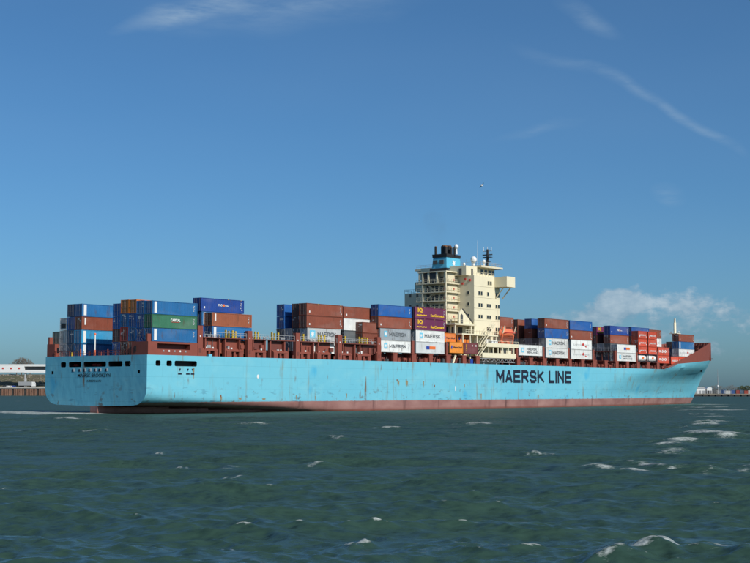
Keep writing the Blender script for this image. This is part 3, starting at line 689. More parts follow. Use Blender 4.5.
# aft side walkway, its panels, pillars and clutter
def walkway(s0, s1):
    MB().box(s0, s1, T(.05), T(1.0), 15.45, 15.66).build('walkway', 'deck_red_dark', ship)
    mb = MB(); s = s0 + .8; k = 0
    seq = (4.2, 1.7, 4.6, 2.6)
    while s < s1 - 2:
        L = seq[k % 4] * random.uniform(.9, 1.1); L = min(L, s1 - s - .3)
        if k % 2 == 0 and random.random() < .85: MB().box(s, s + L, T(1.02), T(1.1), ZD + 1.2, 15.44).build('wall_panel', random.choice(['deck_red', 'deck_red_dark', 'deck_red_dark']), ship)
        MB().box(s - .22, s + .1, T(.25), T(1.0), ZD, 15.44).build('stanchion', 'deck_red', ship)
        s += L; k += 1
    for j in range(int((s1 - s0) / 3.65)):
        x = s0 + 1.2 + j * 3.65 + (1.6 if j % 2 else 0)
        if random.random() < .85:
            y = MB().box(x, x + .32, T(.15), T(.45), 15.66, 17.25).build('yellow_post', 'yellow', ship)
            if random.random() < .75: MB().box(x + .85, x + 1.15, T(.15), T(.45), 15.66, 17.1).build('yellow_post', 'yellow', ship)
    rail(MB(), [(s0 + .2, T(.1), 15.66), (s1 - .2, T(.1), 15.66)], 1.0, .04, 1.6).build('railing', 'galv', ship)
    g = MB()
    for j in range(int((s1 - s0) * 1.1)):
        x = random.uniform(s0 + .3, s1 - 1); h = random.uniform(.3, 1.0)
        if random.random() < .5: g.bar((x, T(.9), 15.7), (x + random.uniform(-1, 1), T(.9), 15.7 + h), .05, 4)
        else: g.box(x, x + random.uniform(.2, .7), T(.55), T(.85), 15.66, 15.66 + h * .7)
    tag(g.build('lashing_gear', 'grey_steel', ship), kind='stuff')
for a, b_ in ((15.4, 28.3), (29.6, 43.6), (45.2, 58.2), (59.8, 72.8)): walkway(a, b_)
def pillar(s, zt, w=1.4):
    p = MB().box(s, s + w, T(.02), T(.85), ZD, zt).build('bridge_pillar', 'deck_red', ship)
    MB().box(s + .35, s + .9, T(-.02), T(.019), 12.4, 13.2).build('locker_door', 'deck_red_dark', p)
    MB().box(s + .5, s + .75, T(-.02), T(.019), 15.6, 15.9).build('lamp', 'white', p); return p
for s, zt in ((13.75, 17.9), (28.4, 17.3), (43.8, 17.4), (58.4, 17.5), (73.0, 17.4)):
    pillar(s, zt)
# lashing bridges across the ship between the bays
def lashing_bridge(s, zt, t0=0.4, t1=30.8):
    mb = MB(); w = .75
    mb.box(s, s + w, T(t0), T(t1), zt - .35, zt)
    for t in np.linspace(t0, t1 - .3, 14): mb.box(s + .15, s + .55, T(t), T(t) + .28, ZD, zt - .35)
    for a in np.linspace(t0, t1 - 2.4, 13): mb.bar((s + .3, T(a + .2), zt - 2.7), (s + .3, T(a + 2.5), zt - .3), .06, 4)
    br = mb.build('lashing_bridge', 'deck_red_dark', ship)
    rail(MB(), [(s + .1, T(t0), zt), (s + .1, T(t1), zt)], 1.05, .035, 1.2).build('railing', 'galv', br)
    for t in (t0, t1 - .7): MB().box(s - .02, s + w + .02, T(t) - .02, T(t) + .7, ZD, zt + .02).build('leg', 'deck_red', br)
for s, zt in ((87.4, 16.9), (101.9, 16.9), (149.3, 17.0), (163.3, 17.0), (178.0, 16.9), (191.9, 17.0), (205.9, 16.8), (220.15, 16.6), (135.3, 16.6)): lashing_bridge(s, zt)
# stern structures under the outer stacks, both sides
for sg in (0, 1):
    def TT(a, b_): return (T(a), T(b_)) if not sg else (T(31.2 - b_), T(31.2 - a))
    mb = MB(); y0, y1 = TT(.05, 4.9 if not sg else 2.6)
    mb.box(.25, 2.7, y0, y1, ZD, 14.3); mb.box(11.6, 13.7, y0, y1, ZD, 14.3); mb.box(2.7, 11.6, y0, y1, 13.95, 14.3)
    y0, y1 = TT(1.5, 4.9 if not sg else 2.6); mb.box(2.7, 11.6, y0, y1, ZD, 13.95)
    mb.build('stack_base', 'deck_red', ship)
    y0, y1 = TT(.1, .5); MB().box(2.7, 11.6, y0, y1, ZD, ZD + 1.15).build('bulwark', 'deck_red', ship)
    y0, y1 = TT(3.4, 3.9); MB().box(.16, .24, y0, y1, 12.4, 13.5).build('door', 'black_paint', ship)
    y0, y1 = TT(.3, .75); MB().box(.3, 1.2, y0, y1, 14.3, 15.8).build('bollard_post', 'deck_red', ship)
    for k in range(5):
        x = 4.2 + k * 1.5; y0, y1 = TT(.02, .1)
        MB().box(x, x + .35, y0, y1, ZD + .65, ZD + 1.0).build('lamp', 'white' if k % 2 else 'grey_steel', ship)
rail(MB(), [(.15, T(5.2), ZD), (.15, T(28.5), ZD)], 1.0, .045, 1.5).build('railing', 'deck_red', ship)
for t in (6.4, 9.8, 12.2, 14.2, 17.6, 20.6, 23.4, 26.6): MB().bar((.5, T(t), ZD), (.5, T(t), ZD + random.uniform(.7, 1.5)), .13, 6).build('fairlead', random.choice(['deck_red', 'yellow', 'deck_red', 'orange_boat']), ship)
js = MB().bar((.35, T(16.0), ZD + 1.2), (.35, T(16.0), ZD + 4.3), .16, 6).build('jackstaff', 'white', ship)
MB().bar((.35, T(16.0), ZD), (.35, T(16.0), ZD + 1.2), .2, 6).build('base', 'orange_boat', js)
MB().sphere((.35, T(16.0), ZD + 4.4), .24, 8, 5).build('stern_light', 'orange_boat', js)
for t, z in ((16.6, 9.6), (15.2, 9.55), (22.5, 9.6), (5.6, 9.7)): MB().bar((1.4, T(t), z + .25), (1.4, T(t + 1.0), z + .25), .28, 8).build('mooring_winch', 'red' if t > 10 else 'white', ship)
tarp = MB().box(17.0, 17.9, T(.1), T(.5), ZD, ZD + .45).build('lamp', 'star_blue', ship)
MB().bar((105.0, T(.5), ZD), (106.2, T(.5), ZD + 2.0), .28, 6).build('davit', 'cream', ship)
MB().box(113.0, 114.2, T(.5), T(1.2), ZD, ZD + 1.3).build('cable_drum', 'logo_blue', ship)

# ------------------------------------------------------------------ deckhouse
TP = 27.2
house = MB().box(120, 132.5, T(4), T(21.0), ZD, 35.6).build('deckhouse', 'cream', ship)
MB().box(119.9, 132.3, T(21.0) + .003, T(TP), ZD, 31.6).build('side_block', 'cream', house)
rail(MB(), [(119.9, T(21.0), 31.6), (119.9, T(TP), 31.6), (132.3, T(TP), 31.6)], 1.0, .04, 1.4).build('railing', 'galv', house)
for z in (32.8, 29.8, 26.8, 23.6, 20.6): MB().box(120.02, 132.6, T(3.94), T(4) - .003, z - .07, z + .07).build('seam', 'cream_trim', house)
def window(s, z, w=.75, h=.95, par=None):
    f = MB().box(s - .09, s + w + .09, T(3.93), T(3.99), z - .09, z + h + .09).build('window', 'cream_trim', par or house)
    MB().box(s, s + w, T(3.89), T(3.94), z, z + h).build('pane', 'glass', f)
for z, cols in ((33.4, (126.6,)), (30.4, (122.0, 126.3, 130.4)), (27.2, (122.0, 126.1, 130.4)), (24.1, (122.0, 126.1, 130.4)), (20.9, (126.1, 130.4))):
    for i, s in enumerate(cols):
        window(s, z)
        if not (z == 30.4 and i == 1): window(s + 1.15, z)
# windows and doors on the shaded aft wall
for z in (30.4, 27.4, 24.3):
    for t in (5.4, 22.4, 24.8):
        f = MB().box(119.85 if t > 20 else 119.94, 119.9 if t > 20 else 119.99, T(t), T(t + .8), z, z + 1.0).build('window', 'cream_trim', house)
        MB().box(119.80 if t > 20 else 119.9, 119.85 if t > 20 else 119.945, T(t) + .1, T(t + .7), z + .1, z + .9).build('pane', 'glass', f)
for t, z in ((5.0, 34.0), (6.5, 34.3), (7.4, 33.2)): MB().box(119.75, 119.98, T(t), T(t + .55), z, z + .6).build('fire_box', 'red', house)
# wheelhouse and bridge wings
wh = MB().box(124.5, 133.4, T(6.2), T(25), 35.6, 38.1).build('wheelhouse', 'cream', ship)
MB().box(123.9, 134.6, T(4.2), T(26.6), 38.1, 38.6).build('roof', 'cream_trim', wh)
MB().box(118.6, 123.9, T(5.6), T(20.6), 35.6, 38.2).build('chart_room', 'cream', wh)
for s in (126.4, 128.3, 130.2, 132.0): 
    f = MB().box(s - .06, s + 1.26, T(6.1), T(6.19), 36.35, 37.75).build('window', 'cream_trim', wh); MB().box(s, s + 1.2, T(6.05), T(6.11), 36.45, 37.65).build('pane', 'glass', f)
for t in (7.2, 9.2, 11.2, 22.0): 
    f = MB().box(124.42, 124.49, T(t), T(t + 1.4), 36.4, 37.6).build('window', 'cream_trim', wh); MB().box(124.37, 124.43, T(t) + .1, T(t + 1.3), 36.5, 37.5).build('pane', 'glass', f)
MB().box(118.5, 118.59, T(7), T(7.9), 35.7, 37.5).build('door', 'dark_grey', wh)
MB().box(121.0, 121.8, T(5.5), T(5.59), 35.7, 37.5).build('door', 'dark_grey', wh)
wing = MB()
wing.box(130.0, 134.2, T(0), T(6.2), 32.9, 33.1); wing.box(130.0, 130.14, T(0), T(6.2), 33.1, 35.6); wing.box(134.06, 134.2, T(0), T(6.2), 33.1, 35.6)
wing.box(130.14, 134.06, T(0), T(.14), 33.1, 35.6); wing.box(130.0, 134.2, T(0), T(1.6), 35.6, 35.75)
wg = wing.build('bridge_wing', 'cream', ship)
for s in (130.4, 133.8): MB().bar((s, T(1.2), 32.9), (s, T(4.0), 29.8), .16, 6).build('brace', 'cream_trim', wg)
wing = MB().box(130.0, 134.2, T(25), T(31.2), 32.9, 33.1).box(130.0, 130.14, T(25), T(31.2), 33.1, 35.6).box(134.06, 134.2, T(25), T(31.2), 33.1, 35.6)
wing.box(126, 134.2, T(21), T(25), 32.9, 33.1); wing.build('bridge_wing', 'cream', ship)
rail(MB(), [(120.2, T(4.2), 35.6), (130, T(4.2), 35.6)], 1.0, .04, 1.3).build('railing', 'cream_trim', house)
rail(MB(), [(124.1, T(4.4), 38.6), (134.4, T(4.4), 38.6), (134.4, T(26), 38.6)], 1.0, .035, 1.5).build('railing', 'galv', wh)
rail(MB(), [(123.9, T(26), 38.6), (123.9, T(4.4), 38.6)], 1.0, .035, 1.5).build('railing', 'galv', wh)
# mast, domes and aerials
mast = MB().bar((133.0, T(8.2), 38.6), (133.0, T(8.2), 43.9), .42, 8, .3).build('radar_mast', 'black_paint', ship)
MB().box(132.3, 133.7, T(7.0), T(9.4), 41.6, 41.75).build('platform', 'black_paint', mast)
MB().box(132.85, 133.1, T(6.6), T(9.8), 42.2, 42.5).build('radar_scanner', 'dark_grey', mast)
MB().box(132.2, 133.7, T(7.6), T(8.8), 40.3, 40.45).build('platform', 'black_paint', mast)
MB().bar((133, T(6.8), 43.4), (133, T(9.6), 43.4), .08, 5).build('yard', 'grey_steel', mast)
for t in (6.9, 8.2, 9.5): MB().bar((133, T(t), 43.4), (133, T(t), 44.6), .06, 5).build('aerial', 'white', mast)
def dome(s, t, z0, r, st=.9):
    d = MB().bar((s, T(t), z0), (s, T(t), z0 + st), .3, 8, .22).build('satellite_dome', 'white', ship)
    MB().sphere((s, T(t), z0 + st + r * .8), r, 12, 8, 1.1).build('dome_shell', 'white', d, True)
dome(124.6, T(0) + HB + 7.2, 38.6, .85, 1.0); dome(130.0, 7.4, 38.6, .5, 1.2); dome(121.0, 10.4, 41.7, .62, 1.6); dome(127, 12, 38.6, .4, .6)
MB().bar((125.6, T(6.6), 38.6), (125.6, T(6.6), 45.6), .05, 5, .02).build('whip_aerial', 'white', ship)
for s, t, h in ((128, 5.5, 1.8), (132.2, 5.0, 1.5), (126.6, 9, 2.2), (119.5, 6, 1.6)): MB().bar((s, T(t), 38.3), (s, T(t), 38.3 + h), .06, 5).build('whip_aerial', 'grey_steel', ship)
# engine casing with open galleries
cas = MB().box(115.2, 119.99, T(9.4), T(17.4), ZD, 36.4).build('engine_casing', 'cream_trim', ship)
MB().box(113.4, 119.9, T(8.5), T(17.9), 36.35, 36.65).build('gallery_deck', 'cream', cas)
for z in (33.5, 31.1, 28.7, 26.1, 23.6):
    MB().box(113.4, 119.99, T(8.5) + (.002 * z), T(18.5), z - .26, z).build('gallery_deck', 'cream_trim', cas)
    rail(MB(), [(113.5, T(18.3), z), (113.5, T(8.6), z), (119.9, T(8.6), z)], 1.0, .05, 1.1).build('railing', 'cream_trim', cas)
    MB().box(115.12, 115.19, T(15.2), T(16.2), z + .05, z + 1.9).build('door', 'dark_grey', cas)
    for t in (10.6, 12.3, 13.7): MB().box(115.10, 115.19, T(t), T(t + 1.0), z + .3, z + 1.7).build('vent_grille', 'dark_grey', cas)
    MB().box(114.8, 115.15, T(9.8), T(10.1), z + .5, z + 1.1).build('fire_box', 'red', cas)
    MB().box(118.0, 118.5, T(9.2), T(9.39), z + .6, z + 1.2).build('fire_box', 'red', cas)
for t in (8.6, 16.2): MB().box(113.45, 113.8, T(t), T(t) + .35, 22.4, 36.4).build('post', 'cream', cas)
for z0, z1, a, b_ in ((23.6, 26.1, 15.5, 12.5), (26.1, 28.7, 12.5, 15.5), (28.7, 31.1, 15.8, 12.6), (31.1, 33.5, 12.4, 15.6)):
    st_ = MB(); 
    for dx in (0, .8): st_.bar((113.9 + dx, T(a), z0), (113.9 + dx, T(b_), z1), .09, 5)
    for k in range(9): q = (k + .5) / 9; st_.box(113.9, 114.7, T(a + (b_ - a) * q) - .12, T(a + (b_ - a) * q) + .12, z0 + (z1 - z0) * q, z0 + (z1 - z0) * q + .05)
    st_.build('stair', 'cream_trim', cas)
# arches at the casing top
for t in (8.7, 11.4, 14.2, 17.2): MB().box(113.5, 113.85, T(t), T(t) + .5, 33.5, 36.3).build('post', 'cream', cas)
MB().box(113.86, 115.1, T(11.9), T(17.0), 33.55, 36.2).build('fan_room', 'dark_grey', cas)
# wide dark-mouthed deck below the galleries
low = MB().box(109.8, 119.9, T(3.2), T(22), 21.9, 22.3).build('lower_deck', 'cream_trim', ship)
MB().box(111.8, 119.85, T(6.2), T(20), ZD, 21.88).build('store_wall', 'cream_trim', low)
for t in (6.8, 8.9, 11.0, 13.2): MB().box(111.7, 111.79, T(t), T(t + 1.6), 19.0, 21.4).build('store_door', 'black_paint', low)
for s in (112.6, 115.6): MB().box(s, s + 1.9, T(6.1), T(6.19), 19.2, 21.5).build('store_door', 'black_paint', low)
MB().box(110.2, 110.6, T(3.4), T(3.8), ZD, 21.9).build('post', 'cream', low)
MB().box(117.6, 118.0, T(3.4), T(3.8), 15, 21.9).build('post', 'cream', low)
rail(MB(), [(109.9, T(22), 22.3), (109.9, T(3.3), 22.3), (117, T(3.3), 22.3)], 1.0, .05, 1.2).build('railing', 'cream_trim', low)
# gable screen beside the house
gb = MB().prism([(113.8, 22.3), (113.8, 25.2), (115.2, 26.3), (119.9, 22.9), (119.9, 22.3)], 'y', T(4.6), T(4.9)).build('gable_screen', 'cream', ship)
MB().prism([(114.4, 22.5), (114.4, 24.6), (114.9, 25.0), (115.5, 24.6), (115.5, 22.5)], 'y', T(4.52), T(4.59)).build('doorway', 'dark_grey', gb)
MB().bar((115.3, T(4.5), 26.3), (120.2, T(4.5), 22.7), .16, 5).build('edge_bar', 'dark_grey', gb)
# funnel
def frust(x0, x1, y0, y1, z0, z1, dx0, dx1, dy):
    return MB().add([(x0, y0, z0), (x1, y0, z0), (x1, y1, z0), (x0, y1, z0), (x0 + dx0, y0 + dy, z1), (x1 - dx1, y0 + dy, z1), (x1 - dx1, y1 - dy, z1), (x0 + dx0, y1 - dy, z1)],
                    [(0, 3, 2, 1), (4, 5, 6, 7), (0, 1, 5, 4), (1, 2, 6, 5), (2, 3, 7, 6), (3, 0, 4, 7)])
MB().box(116.9, 124.4, T(10.8), T(16.4), 36.65, 37.75).build('funnel_base', 'black_paint', cas)
fun = frust(117.2, 124.2, T(11), T(15.9), 37.75, 40.75, .3, .35, .25).build('funnel', 'funnel_blue', ship)
frust(117.35, 124.0, T(11.1), T(15.8), 40.752, 41.65, -.05, .0, -.05).build('funnel_cap', 'black_paint', fun)
for i in range(7): MB().box(117.6 + i * .95, 118.1 + i * .95, T(10.7), T(10.79), 36.8, 37.5).build('louvre', 'dark_grey', fun)
for t in (11.9, 14.1):
    MB().box(117.0, 117.25, T(t), T(t + 1.3), 38.9, 40.0).build('vent_grille', 'dark_grey', fun)
for i in range(3): MB().box(118.2 + i * 1.7, 119.5 + i * 1.7, T(10.72), T(10.79), 36.75, 37.6).build('grille', 'grey_steel', fun)
sm_ = link('star', star_mesh(.98, 'white', inner=.42), fun); sm_.location = (120.75, T(11.12) - .08, 39.25); sm_.rotation_euler = (R(-4.8), 0, 0)
for s, t, r, z in ((118.2, 15.3, .33, 43.7), (119.3, 13.2, .95, 43.9), (121.2, 13.0, .8, 44.0), (122.4, 12.0, .3, 43.7), (120.3, 11.6, .35, 43.4), (122.6, 14.0, .55, 43.2), (118.6, 12.2, .5, 43.6)):
    p = MB().bar((s, T(t), 41.6), (s, T(t), z), r, 12).build('exhaust_pipe', 'black_paint', fun, False)
    MB().bar((s, T(t), z + .002), (s, T(t), z + .25), r * .8, 10).build('pipe_tip', 'rust', p)
# starboard boat deck below the house
def plat(s0, s1, t0, t1, z, th=.3, mat='cream', up=.0):
    p = MB().box(s0, s1, T(t0), T(t1), z - th, z).build('platform', mat, ship)
    if up: MB().box(s0, s1, T(t0) - .012, T(t0) + .1, z + .002, z + up).build('side_plate', mat, p)
    return p
pA = plat(110.2, 127.4, 1.2, 4, 19.6, .35); rail(MB(), [(112, T(1.25), 19.6), (127.3, T(1.25), 19.6)], 1.0, .05, 1.2).build('railing', 'cream', pA)
pB = plat(120.2, 136.0, .15, 4, 16.6, .3, up=.75); rail(MB(), [(121, T(.2), 17.35), (136, T(.2), 17.35)], .6, .05, 1.3, (1.0,)).build('railing', 'cream', pB)
pC = plat(118.0, 134.6, .1, 4, 13.7, .3, up=1.0)
for s in (118.4, 121.3, 123.6, 125.9, 128.2, 131.0, 133.8):
    MB().box(s, s + .3, T(.35), T(.65), 13.7, 16.3).build('post', 'cream', pC)
for s in (121.0, 124.0, 126.6): MB().box(s, s + .28, T(1.4), T(1.7), 16.6, 19.25).build('post', 'cream', pB)
for s in (110.8, 114.2, 117.4): MB().box(s, s + .3, T(1.4), T(1.7), ZD, 19.25).build('post', 'cream', pA)
MB().box(128.6, 134.0, T(1.2), T(1.3), 13.7, 16.3).build('side_plate', 'cream', pC)
MB().box(130.0, 131.1, T(1.1), T(1.19), 14.3, 15.8).build('doorway', 'dark_grey', pC)
MB().box(119.5, 128.6, T(3.4), T(3.5), 13.7, 16.3).build('inner_wall', 'cream_trim', pC)
for s in (120.4, 122.9, 125.3, 127.2): MB().box(s, s + .9, T(3.3), T(3.39), 13.8, 15.8).build('doorway', 'dark_grey', pC)
for s, m_ in ((124.2, 'red'), (125.6, 'white'), (122.2, 'grey_steel')): MB().box(s, s + .8, T(.7), T(1.2), 13.7, 14.7).build('locker', m_, pC)
for s, m_ in ((123.0, 'white'), (124.6, 'white'), (127.6, 'orange_boat'), (130.6, 'orange_boat')): MB().bar((s, T(.9), 17.6), (s + 1.3, T(.9), 17.6), .55, 10).build('life_raft', m_, pB)
MB().box(123.2, 125.2, T(2.2), T(3.2), 16.61, 18.4).build('locker', 'white', pB)
def stair(a, b_, t, w=.9):
    m_ = MB()
    for dt in (0, w): m_.bar((a[0], T(t + dt), a[1]), (b_[0], T(t + dt), b_[1]), .14, 5); m_.bar((a[0], T(t + dt), a[1] + 1), (b_[0], T(t + dt), b_[1] + 1), .05, 4)
    n = 11
    for k in range(n): q = (k + .5) / n; x = a[0] + (b_[0] - a[0]) * q; z = a[1] + (b_[1] - a[1]) * q; m_.box(x - .14, x + .14, T(t), T(t + w), z, z + .05)
    m_.build('stair', 'cream_trim', ship)
stair((118.4, 16.5), (124.8, 22.3), .5); stair((116.6, 13.7), (120.6, 17.0), .2); MB().box(116.6, 118.8, T(.3), T(1.6), 16.25, 16.45).build('landing', 'cream', ship)
# stowed gangway
gw = MB()
for z in (12.25, 13.15):
    gw.bar((117.4, T(-.05), z), (133.6, T(-.05), z), .07, 5); gw.bar((117.4, T(.5), z), (133.6, T(.5), z), .07, 5)
for k in range(16): x = 117.4 + k * 1.0; gw.bar((x, T(-.05), 12.25 if k % 2 else 13.15), (x + 1.0, T(-.05), 13.15 if k % 2 else 12.25), .05, 4); gw.box(x, x + .7, T(0), T(.45), 12.2, 12.28)
gw.build('gangway', 'galv', ship)
for s in (119, 125, 131.5): MB().bar((s, T(.3), ZD), (s, T(.3), 12.2), .12, 6).build('gangway_rest', 'galv', ship)
for s in (129.2, 134.8):
    MB().bar((s, T(1.6), 16.6), (s, T(.9), 20.2), .17, 6).build('davit', 'orange_boat', ship); MB().bar((s, T(.9), 20.2), (s, T(.2), 22.2), .15, 6).build('davit', 'cream', ship)
# enclosed lifeboat hanging at the boat deck
def lifeboat():
    L, W = 6.6, 2.5; mb = MB(); ns, nk = 13, 14; vs = []
    for i in range(ns):
        q = i / (ns - 1) * 2 - 1; w = (1 - abs(q) ** 3.2) ** .7 * W / 2 + .02; hz = .55 + .45 * (1 - abs(q) ** 4)
        for k in range(nk):
            a = 2 * math.pi * k / nk; cy = math.copysign(abs(math.cos(a)) ** .8, math.cos(a)) * w; cz = math.sin(a); zz = 1.15 + (cz * 1.05 * hz if cz > 0 else cz * 1.15 * (.75 + .25 * hz))
            vs.append((q * L / 2, cy, zz))
    fs = [(i * nk + k, i * nk + (k + 1) % nk, (i + 1) * nk + (k + 1) % nk, (i + 1) * nk + k) for i in range(ns - 1) for k in range(nk)] + [tuple(range(nk)), tuple(range(ns * nk - 1, (ns - 1) * nk - 1, -1))]
    loc = S0 + DX * 132.1 + PT * 1.6; e = empty('lifeboat', (loc.x, loc.y, 19.3), SHIP_ROT)
    tag(e, 'orange enclosed lifeboat hanging beside the cream deckhouse', 'lifeboat')
    mb.add(vs, fs).build('boat_shell', 'orange_boat', e, True)
    MB().box(-2.9, 2.9, -1.31, -1.22, 1.05, 1.22).build('rubbing_strake', 'red', e)
    c = MB().prism([(-2.6, 1.9), (-2.5, 2.75), (-1.3, 2.75), (-1.1, 1.9)], 'y', -.6, .6).build('cockpit', 'orange_boat', e)
    for k in range(4): MB().box(-.7 + k * .7, -.4 + k * .7, -1.03, -.9, 1.55, 1.8).build('porthole', 'glass', e)
    for x in (-2.6, 2.6): MB().bar((x, 0, 1.8), (x, 0, 2.9), .06, 5).build('hook', 'grey_steel', e)
lifeboat()

# ------------------------------------------------------------------ containers
CC = {'blue': (.010, .10, .35), 'bright blue': (.018, .145, .36), 'navy blue': (.010, .05, .25), 'dark blue': (.008, .045, .14), 'sky blue': (.03, .28, .52),
      'brown': (.235, .062, .034), 'dark brown': (.13, .038, .028), 'light brown': (.34, .10, .045), 'red': (.42, .04, .022), 'orange red': (.58, .07, .03),
      'orange': (.72, .20, .022), 'amber': (.70, .25, .03), 'green': (.035, .15, .085), 'grey green': (.17, .22, .17), 'white': (.74, .75, .73), 'grey': (.34, .38, .41),
      'dark grey': (.10, .115, .125), 'pale grey': (.52, .54, .54), 'purple': (.16, .022, .085), 'maroon': (.17, .045, .05), 'steel blue': (.05, .12, .22)}
_cm = {}
CW = 2.34
def body_mesh(L, H, smooth):
    k = ('b', round(L, 2), round(H, 2), smooth)
    if k in _cm: return _cm[k]
    mb = MB(); w = CW / 2 - .05; x0, x1 = -L / 2 + .10, L / 2 - .10; z0, z1 = .14, H - .10
    pitch = 1.2 if smooth else .36; dep = .012 if smooth else .055
    n = max(4, int((x1 - x0) / pitch)); xs = []
    for i in range(n):
        a = x0 + (x1 - x0) * i / n; p = (x1 - x0) / n
        xs += [(a, 0), (a + p * .30, 0), (a + p * .5, dep), (a + p * .8, dep)]
    xs.append((x1, 0))
    for sg in (-1, 1):
        o = len(mb.v); vs = []
        for x, d in xs: vs += [(x, sg * (w - d), z0), (x, sg * (w - d), z1)]
        fs = [(2 * i, 2 * i + 2, 2 * i + 3, 2 * i + 1) if sg < 0 else (2 * i + 1, 2 * i + 3, 2 * i + 2, 2 * i) for i in range(len(xs) - 1)]
        mb.add(vs, fs)
    mb.add([(x0, -w, z1), (x1, -w, z1), (x1, w, z1), (x0, w, z1), (x0, -w, z0), (x1, -w, z0), (x1, w, z0), (x0, w, z0)], [(0, 1, 2, 3), (7, 6, 5, 4), (5, 6, 2, 1)])
    me = mb.mesh('body', 'container_paint', fix=False); _cm[k] = me; return me
def frame_mesh(L, H):
    k = ('f', round(L, 2), round(H, 2))
    if k in _cm: return _cm[k]
    mb = MB(); w = CW / 2; l = L / 2; c = .16
    for sx_ in (-1, 1):
        for sy in (-1, 1):
            xa, xb = sorted((sx_ * l, sx_ * (l - c))); ya, yb = sorted((sy * w, sy * (w - c))); mb.box(xa, xb, ya, yb, .01, H - .015)
    for sy in (-1, 1):
        ya, yb = sorted((sy * (w - .01), sy * (w - .10)))
        mb.box(-l + c, l - c, ya, yb, H - .12, H - .03); mb.box(-l + c, l - c, ya, yb, .02, .17)
    for sx_ in (-1, 1):
        xa, xb = sorted((sx_ * (l - .01), sx_ * (l - .11)))
        mb.box(xa, xb, -w + c, w - c, H - .16, H - .03); mb.box(xa, xb, -w + c, w - c, .02, .17)
    me = mb.mesh('frame', 'container_paint'); _cm[k] = me; return me
def door_mesh(H):
    k = ('d', round(H, 2))
    if k in _cm: return _cm[k]
    mb = MB(); mb.box(-.04, 0, -.50, .50, .17, H - .17)
    for i in range(4): z = .3 + (H - .7) * i / 4; mb.box(-.052, -.04, -.46, .46, z + .06, z + (H - .7) / 4 - .06)
    me = mb.mesh('door', 'container_paint'); _cm[k] = me; return me
def bar_mesh(H):
    k = ('r', round(H, 2))
    if k in _cm: return _cm[k]
    mb = MB().bar((-.085, 0, .1), (-.085, 0, H - .1), .024, 5); mb.box(-.12, -.06, -.05, .22, H * .42, H * .42 + .06)
    me = mb.mesh('locking_bar', 'bar_steel'); _cm[k] = me; return me
_qm = {}
def quad_part(par, name, mat, x0, x1, z0, z1, y):
    k = (name, mat, round(x1 - x0, 3), round(z1 - z0, 3))
    if k not in _qm: _qm[k] = MB().box(0, x1 - x0, -.012, 0, 0, z1 - z0).mesh(name, mat)
    o = link(name, _qm[k], par); o.location = (x0, y, z0); return o
_starm = {}
def star_plate(par, x, z, w, h, y):
    p = quad_part(par, 'logo_plate', 'star_blue', x, x + w, z, z + h, y)
    if w not in _starm: _starm[w] = star_mesh(w * .42, 'white', inner=.45)
    o = link('star', _starm[w], p); o.location = (w / 2, -.02, h / 2)
NCONT = [0]
_pm = {}
def _plac(w, h):
    if (w, h) not in _pm: _pm[(w, h)] = MB().box(-.012, 0, 0, w, 0, h).mesh('placard', 'pale_ink')
    return _pm[(w, h)]
